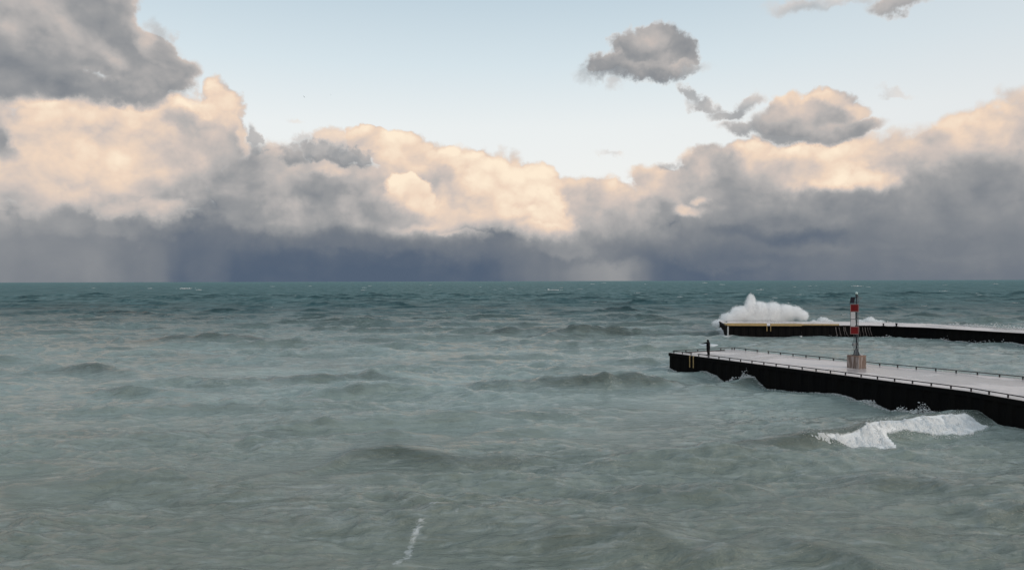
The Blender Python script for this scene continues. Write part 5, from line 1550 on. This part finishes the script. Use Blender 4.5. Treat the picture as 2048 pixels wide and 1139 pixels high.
M['overflow'] = grit_mat('draining_water', (0.20, 0.17, 0.165), (0.10, 0.085, 0.085), (0.2, 0.4), 3.0, 0.5)
overflow()

CAPS = [
    (-457.41, 1037.61, 18.24),
    (-384.01, 907.25, 7.36),
    (539.48, 1154.76, 17.18),
    (515.2, 1067.26, 5.77),
    (38.32, 258.9, 4.2),
    (257.91, 769.12, 7.28),
    (-20.18, 877.4, 3.56),
    (-491.01, 1516.15, 8.2),
    (403.98, 3247.27, 17.56),
    (759.56, 2910.47, 19.68),
    (394.13, 2191.56, 8.89),
    (-3410.44, 5519.14, 29.85),
    (-450.84, 1650.55, 8.93),
    (43.86, 772.53, 12.54),
    (83.37, 906.8, 4.9),
    (-1003.25, 4580.17, 24.77),
    (-6181.68, 9485.04, 38.48),
    (-215.59, 1944.33, 9.2),
    (515.1, 1278.32, 6.05),
    (841.2, 1436.72, 6.8),
    (309.11, 488.45, 2.97),
    (122.13, 267.21, 2.17),
    (96.25, 213.76, 2.02),
    (102.12, 381.45, 1.55),
    (-67.66, 378.93, 1.79),
    (-201.98, 412.55, 1.67),
    (159.52, 285.64, 2.32),
    (217.24, 319.39, 3.02),
    (224.28, 538.52, 2.18),
    (149.62, 420.76, 2.84),
    (30.83, 178.24, 1.21),
    (22.08, 151.33, 1.02),
    (26.89, 149.62, 2.63),
    (103.4, 607.69, 4.47),
    (420.26, 1099.87, 4.31),
    (-53.93, 1258.92, 4.33),
    (-92.2, 234.97, 0.97),
    (556.25, 1351.95, 5.42),
    (1111.21, 1699.06, 12.76),
    (-155.37, 532.48, 2.26),
    (-307.12, 1597.86, 7.91),
    (-235.97, 1178.1, 6.67),
    (492.95, 1739.46, 13.7),
    (-69.65, 353.2, 1.81),
    (240.36, 2210.81, 14.0),
    (343.86, 546.51, 2.74),
    (-167.58, 833.4, 5.14),
    (197.78, 508.37, 3.99),
    (-699.66, 1235.96, 6.17),
    (281.65, 479.51, 2.32),
    (-103.76, 221.3, 0.78),
    (188.28, 565.27, 2.3),
    (-117.39, 229.4, 0.89),
    (-22.42, 247.1, 1.0),
    (387.08, 662.43, 5.25),
    (141.63, 541.68, 2.87),
    (-551.63, 1126.97, 7.15),
    (-0.92, 966.27, 5.62),
    (70.25, 1054.86, 7.03),
    (103.4, 455.33, 3.34),
    (-93.91, 288.32, 1.86),
    (38.45, 344.41, 1.7),
    (-120.32, 383.85, 1.93)
]
def whitecaps():
    g = np.random.default_rng(61); P, Rr = [], []
    for x, y, w in CAPS:
        if y > 4000: continue
        n = 46
        px = x + g.normal(0, 0.26, n) * w; py = y + g.normal(0, 0.05, n) * w + 0.04 * (px - x)
        z = np.abs(g.normal(0, 1, n)) * w * 0.035 + 0.35 + min(1.2, w * 0.03)
        P.append(np.column_stack([px, py, z])); Rr.append(g.uniform(0.02, 0.05, n) * w)
    return np.concatenate(P), np.concatenate(Rr)
P_, R_ = whitecaps()
blobs('whitecaps', P_, R_, 'scattered small whitecaps on the open water out to the horizon', 'foam', squash=(1.8, 1.0, 0.5), big=0.0)

# ================================================================== gulls
def gull(loc, heading, bank, span, label):
    o = empty('gull', loc, heading); o.rotation_euler = (0, bank, heading)
    tag(o, label, 'bird', 'gulls in the distance')
    s = span / 1.3
    mb = MB(); mb.tube([(0, -0.30 * s, 0), (0, -0.2 * s, 0.01 * s), (0, 0, 0), (0, 0.16 * s, 0.01 * s), (0, 0.24 * s, 0.03 * s), (0, 0.30 * s, 0.01 * s)], [0.01 * s, 0.05 * s, 0.075 * s, 0.06 * s, 0.05 * s, 0.012 * s], 10)
    mb.build('body', M['gull_white'], o, True)
    for sd_ in (-1, 1):
        mb = MB()
        st = [(0.05, 0.08, -0.10, 0.02), (0.32, 0.14, -0.07, 0.10), (0.50, 0.08, -0.08, 0.09), (0.66, -0.06, -0.12, 0.05)]
        vs = []
        for x, yl, yt, z in st:
            vs += [(sd_ * x * s, yl * s, z * s + 0.006 * s), (sd_ * x * s, yt * s, z * s), (sd_ * x * s, (yl + yt) / 2 * s, z * s - 0.012 * s)]
        fs = []
        for i in range(3):
            for k in range(3):
                j = (k + 1) % 3; fs.append((i * 3 + k, i * 3 + j, i * 3 + 3 + j, i * 3 + 3 + k))
        fs += [(0, 1, 2), (9, 11, 10)]
        mb.add(vs, fs); mb.build('wing', M['gull_dark'], o)
    mb = MB(); mb.add([(-0.02 * s, -0.27 * s, 0), (0.02 * s, -0.27 * s, 0), (0.08 * s, -0.42 * s, 0), (-0.08 * s, -0.42 * s, 0), (0, -0.34 * s, 0.02 * s)], [(0, 1, 4), (1, 2, 4), (2, 3, 4), (3, 0, 4), (3, 2, 1, 0)])
    mb.build('tail', M['gull_white'], o)
gull((-117.69, 420.0, 115.18), 0.9, 0.75, 1.4, 'larger of the tiny dark gulls in the clear sky, wings steeply banked')
gull((-151.12, 620.0, 166.48), 0.2, 0.1, 1.2, 'fainter tiny gull right of the banking one, same height')
gull((-137.59, 520.0, 107.48), 1.4, -0.2, 1.3, 'lowest tiny gull, in front of the small grey cloud')
